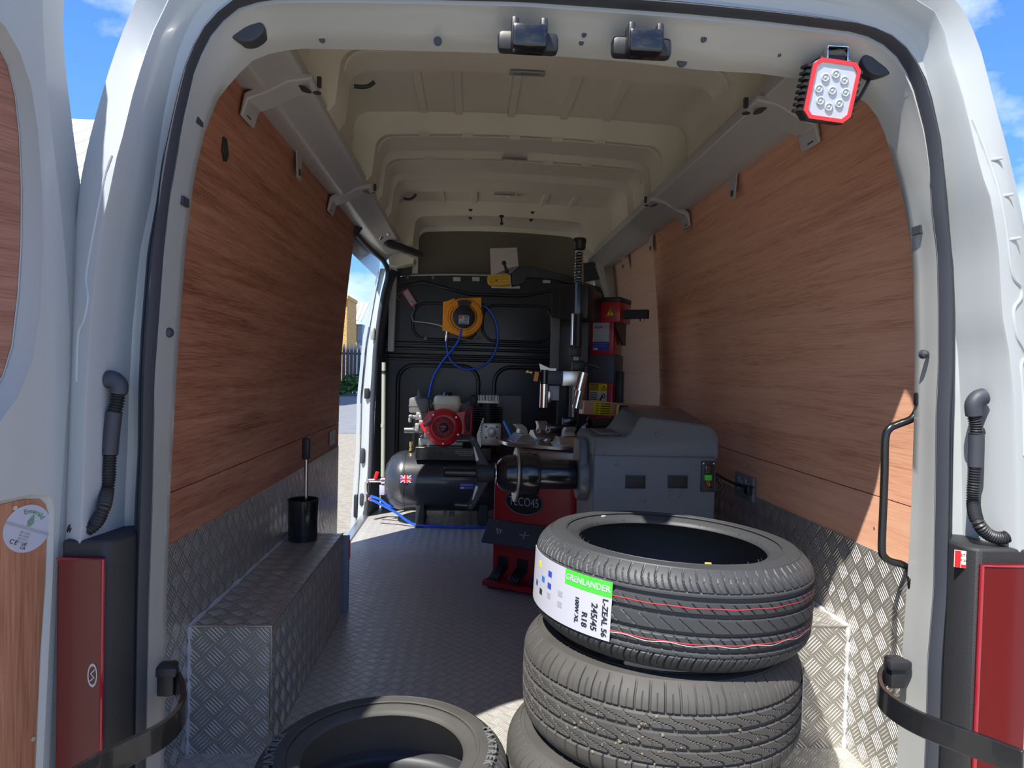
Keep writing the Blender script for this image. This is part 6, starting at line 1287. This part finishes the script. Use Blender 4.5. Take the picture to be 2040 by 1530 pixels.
T = facing((c.x+0.002, c.y-0.0255, c.z-0.020), (1, 0, -0.02), (0, 0, 1)); m = MB(); m.box((0, 0, 0), (0.075, 0.062, 0.001), T=T); lb = m.build('label', M['white'], dr_)
m = MB(); m.box((-0.024, 0.018, 0.0008), (0.020, 0.022, 0.0006), T=T); m.build('orange_mark', M['orange'], dr_)
m = MB()
for i in range(4): m.box((0.016, 0.024-i*0.010, 0.0008), (0.030, 0.004, 0.0006), T=T); m.box((0.0, -0.016-i*0.004, 0.0008), (0.06, 0.0015, 0.0006), T=T)
m.build('small_print', M['ink'], dr_)
m = MB(); m.rbox((c.x-0.09, 3.885, c.z), (0.12, 0.02, 0.20), 0.004); m.build('wall_bracket', M['steel'], t)
m = MB(); m.lathe([(0, 0), (0.020, 0), (0.020, 0.03), (0.014, 0.035), (0, 0.035)], c+V(0.115, 0.05, 0.09), (1, 0, 0.1), n=16); m.build('hose_guide', M['black'], t)
hp_ = [(-0.102, 3.8, 1.525), (-0.064, 3.8, 1.508), (-0.014, 3.8, 1.439), (0.014, 3.8, 1.344), (0.009, 3.8, 1.233), (-0.04, 3.8, 1.128), (-0.128, 3.8, 1.07), (-0.227, 3.8, 1.06), (-0.306, 3.8, 1.098), (-0.348, 3.8, 1.164), (-0.365, 3.8, 1.259)]
m = MB(); m.tube(hp_, 0.0075, n=10, smooth=6); m.build('blue_hose', M['hose'], t)
m = MB(); m.tube([(-0.255, 3.72, 1.35), (-0.268, 3.72, 1.277), (-0.313, 3.72, 1.2), (-0.377, 3.72, 1.122), (-0.433, 3.72, 1.029), (-0.463, 3.72, 0.945), (-0.479, 3.72, 0.835)]+[(-0.474, 3.6, 0.802)], 0.0085, n=10, smooth=6); m.build('blue_hose', M['hose'], t)
p = V((-0.365, 3.8, 1.289)); m = MB(); m.lathe([(0, 0.045), (0.009, 0.045), (0.009, 0.02), (0.014, 0.016), (0.014, -0.012), (0.010, -0.03), (0, -0.03)], p, (0.05, 0, 1), n=14); m.build('quick_coupling', M['chrome'], t)
m = MB(); corr(m, [(-0.386, 3.83, 1.364), (-0.431, 3.83, 1.381), (-0.513, 3.83, 1.393), (-0.612, 3.83, 1.402)], 0.008, 0.006); m.build('braided_hose', M['castalu'], t)
m = MB(); m.tube([(-0.613, 3.84, 1.402), (-0.622, 3.84, 1.447), (-0.608, 3.84, 1.506), (-0.635, 3.84, 1.55)], 0.006, n=8, smooth=4); m.build('inlet_pipe', M['steel'], t)
m = MB(); m.tube([(-0.339, 3.87, 1.33), (-0.308, 3.87, 1.301), (-0.244, 3.87, 1.28), (-0.139, 3.87, 1.276)], 0.007, n=8, smooth=4); m.build('air_pipe', M['greyp'], t)
# hang tag
p = (-0.645, 3.86, 1.577); T = facing(p, (0.55, 0, -0.83), (0.83, 0, 0.55)); t = thing('hang_tag', 'small white and red tag hanging at the top left of the bulkhead', 'tag', p)
m = MB(); m.box((0, 0, 0), (0.13, 0.050, 0.002), T=T); g = m.build('card', M['bezel'], t)
m = MB(); m.box((0, 0, 0.0014), (0.115, 0.036, 0.001), T=T); m.build('white_face', M['white'], g)
m = MB()
for i in range(3): m.box((0, 0.010-i*0.009, 0.0021), (0.09, 0.003, 0.0006), T=T)
m.build('small_print', M['greyink'], g)
m = MB(); m.tube([(-0.684, 3.88, 1.597), (-0.706, 3.88, 1.581), (-0.724, 3.88, 1.558), (-0.743, 3.88, 1.595), (-0.706, 3.88, 1.615)], 0.003, n=6, smooth=4); m.build('wire', M['steel'], t)

# paper sheet stuck on the bulkhead
pts = [(-0.058, 3.875, 1.964), (0.144, 3.875, 1.978), (0.159, 3.875, 1.84), (0.174, 3.875, 1.672), (-0.04, 3.875, 1.669)]; m = MB(); m.prism([(x, z) for x, _, z in pts], 'y', 3.8745, 3.876)
tag(m.build('paper_sheet', M['paper']), 'blank white paper sheet stuck at the top of the black bulkhead', 'paper')
# grey upright pipe and thin black line at the left of the bulkhead
t = thing('upright_pipe', 'thin grey-green upright pipe at the left edge of the bulkhead', 'pipe', (-0.783, 3.62, 0.28))
m = MB(); m.cyl((-0.783, 3.62, 0.28), (-0.793, 3.62, 1.092), 0.0155, n=16); m.build('pipe', M['pipe'], t)
m = MB(); m.lathe([(0, -0.010), (0.019, -0.010), (0.019, 0.010), (0, 0.010)], (-0.791, 3.62, 1.024), (0, 0, 1), n=16); m.build('clip', M['black'], t)
m = MB(); m.lathe([(0, -0.012), (0.017, -0.012), (0.017, 0.012), (0, 0.012)], (-0.79, 3.62, 0.644), (0, 0, 1), n=16); m.build('joint', M['pipe'], t)
m = MB(); m.tube([(-0.832, 3.86, 1.368), (-0.828, 3.86, 1.342), (-0.801, 3.86, 1.324), (-0.796, 3.86, 1.25), (-0.801, 3.86, 1.12), (-0.806, 3.86, 1.026)], 0.006, n=8, smooth=4)
tag(m.build('cable', M['black']), 'thin black cable clipped down the left of the bulkhead above the grey pipe', 'cable')

# ================================================================== SMALL THINGS
# pot and brush on the wheel arch box
c = V((-0.846, 1.5, 0.448)); t = thing('black_pot', 'black pot standing on the far end of the left wheel arch box', 'pot', (c.x, 1.5, 0.352))
r_ = -0.786-c.x; zt = 0.516
m = MB(); m.lathe([(0, 0), (r_*0.94, 0), (r_*0.97, 0.004), (r_, zt-0.352-0.004), (r_, zt-0.352), (r_-0.004, zt-0.352), (r_*0.92, 0.01), (0, 0.01)], (c.x, 1.5, 0.352), (0, 0, 1), n=36); m.build('pot_body', M['gloss'], t)
m = MB(); m.ring((c.x, 1.5, zt), (0, 0, 1), r_-0.001, 0.0035, n=36, m=8); m.build('rim', M['black'], t)
t = thing('paste_brush', 'black-handled steel-shafted brush standing upright in the black pot', 'brush', (c.x+0.01, 1.5, 0.37))
hx0 = V((-0.835, 1.5, 0.51)); h1 = V((-0.838, 1.5, 0.68)); h2 = V((-0.84, 1.5, 0.766)); b0 = V(hx0.x, 1.5, 0.43)
m = MB(); m.cyl(b0, h1, 0.0085, n=16); m.build('shaft', M['steel'], t)
m = MB(); m.rbox((h1+h2)/2, (0.030, 0.030, (h2-h1).length), 0.006); m.build('handle', M['black'], t)
m = MB(); m.lathe([(0, 0.0), (0.03, 0.0), (0.034, 0.05), (0.012, 0.06), (0, 0.06)], (hx0.x, 1.5, 0.366), (0, 0, 1), n=20); m.build('bristles', M['ink'], t)
# black plug in the left plywood
p = (-0.868, 0.614, 1.659); m = MB(); m.prism([(p[1]-0.022, p[2]+0.028), (p[1]+0.006, p[2]+0.030), (p[1]+0.024, p[2]-0.010), (p[1]+0.008, p[2]-0.034), (p[1]-0.018, p[2]-0.010)], 'x', -0.892, -0.870)
tag(m.build('rubber_plug', M['black'], bevel=0.003), 'small black rubber plug in the upper left plywood panel', 'plug')
p = (-0.79, 0.074, 0.773); m = MB(); m.rbox((-0.80, 0.12, p[2]), (0.02, 0.03, 0.075), 0.006)
# boards leaning at the far end of the wheel arch box
pts = [(-0.72, 0.03), (-0.69, 0.03), (-0.69, 0.345), (-0.72, 0.345)]
t = thing('leaning_panel', 'thin printed panel leaning at the far end of the left wheel arch box', 'panel', (-0.76, 1.68, 0))
m = MB(); m.box((-0.775, 1.665, 0.165), (0.17, 0.02, 0.33)); m.build('board', M['card'], t, bevel=0.002)
m = MB(); m.box((-0.688, 1.665, 0.165), (0.006, 0.022, 0.33)); m.build('edge', M['card'], t)
m = MB(); m.box((-0.684, 1.665, 0.27), (0.004, 0.022, 0.08)); m.build('red_band', M['bezel'], t)
# blue brush handle resting by the pump
a, b = V((0.044, 3.1, 0.73)), V((0.09, 3.02, 0.641)); m = MB(); m.tube([a, a.lerp(b, 0.5), b], lambda u: 0.013-0.002*u, n=10, smooth=3)
t = thing('blue_handle', 'light blue rod-shaped handle sticking up behind the turntable', 'tool handle', tuple(b)); m.build('grip', M['blueh'], t)
m = MB(); m.cyl(b, b+(b-a).normalized()*0.02, 0.009, n=10); m.build('red_tip', M['bezel'], t)
# paper labels and black drain grommets on the roof ribs
GL = 'clear labels on the roof ribs'
for px_, (w_, z_), y_, lb in (((1052, 170), (0.12, 0.03), 1.28, 'grey label on the rear roof rib, nearest the header'), ((1025, 318), (0.12, 0.03), 2.18, 'grey label on the second roof rib'), ((1004, 394), (0.12, 0.03), 3.02, 'grey label on the roof rib nearest the bulkhead')):
    pass
for p, y_, lb in (((0.002, 1.2, 2.119), 1.20, 'grey printed label under the roof rib nearest the rear doors'), ((0.02, 2.24, 2.151), 2.24, 'grey printed label under the middle of the roof, second from the doors'), ((0.004, 2.99, 2.139), 2.99, 'grey printed label under the roof rib nearest the bulkhead')):
    t = thing('roof_label', lb, 'label', (p[0], y_, 2.155), group=GL)
    m = MB(); m.rbox((p[0], y_-0.006, 2.150), (0.13, 0.035, 0.006), 0.002); g = m.build('backing', M['greyink'], t)
    m = MB(); m.box((p[0], y_-0.006, 2.1465), (0.10, 0.006, 0.001)); m.box((p[0]+0.01, y_-0.016, 2.1465), (0.07, 0.004, 0.001)); m.build('small_print', M['greyp'], g)
for path, lb in (([(-0.627, 1.22, 2.084), (-0.598, 1.22, 2.083), (-0.574, 1.22, 2.088), (-0.555, 1.22, 2.103)], 'curved black rubber grommet in the left corner of the rear roof rib'), ([(-0.615, 2.96, 2.095), (-0.581, 2.96, 2.09), (-0.554, 2.96, 2.104), (-0.539, 2.96, 2.123)], 'curved black rubber grommet in the left corner of the front roof rib')):
    m = MB(); m.tube(path, 0.008, n=8, smooth=4); tag(m.build('rubber_grommet', M['rubber']), lb, 'grommet')
for i, (p, lb) in enumerate(zip([(-0.208, 3.45, 2.15), (-0.207, 3.45, 2.095), (0.219, 3.45, 2.149), (0.21, 3.45, 2.097)], ('upper of the two black clips left of the roof hook', 'lower of the two black clips left of the roof hook', 'upper of the two black clips right of the roof hook', 'lower of the two black clips right of the roof hook'))):
    m = MB(); m.lathe([(0.003, -0.012), (0.014, 0.0), (0.014, 0.004), (0, 0.004)], p, (0, 0, 1), n=12); tag(m.build('roof_clip', M['black'], smooth=30), lb, 'clip', 'black clips in the front roof bay')
p = V((0.01, 3.55, 2.118)); m = MB(); m.tube([p+V(0, 0, 0.02), p, p+V(0.002, -0.01, -0.03)], 0.006, n=8); m.lathe([(0, -0.01), (0.012, -0.006), (0.012, 0.006), (0, 0.01)], p+V(0.002, -0.01, -0.035), (0, 0, 1), n=12); m.lathe([(0, 0), (0.018, 0), (0.016, 0.012), (0, 0.012)], p+V(0, 0, 0.012), (0, 0, 1), n=14)
tag(m.build('roof_hook', M['black']), 'small black hook hanging at the middle of the front roof rib', 'hook')
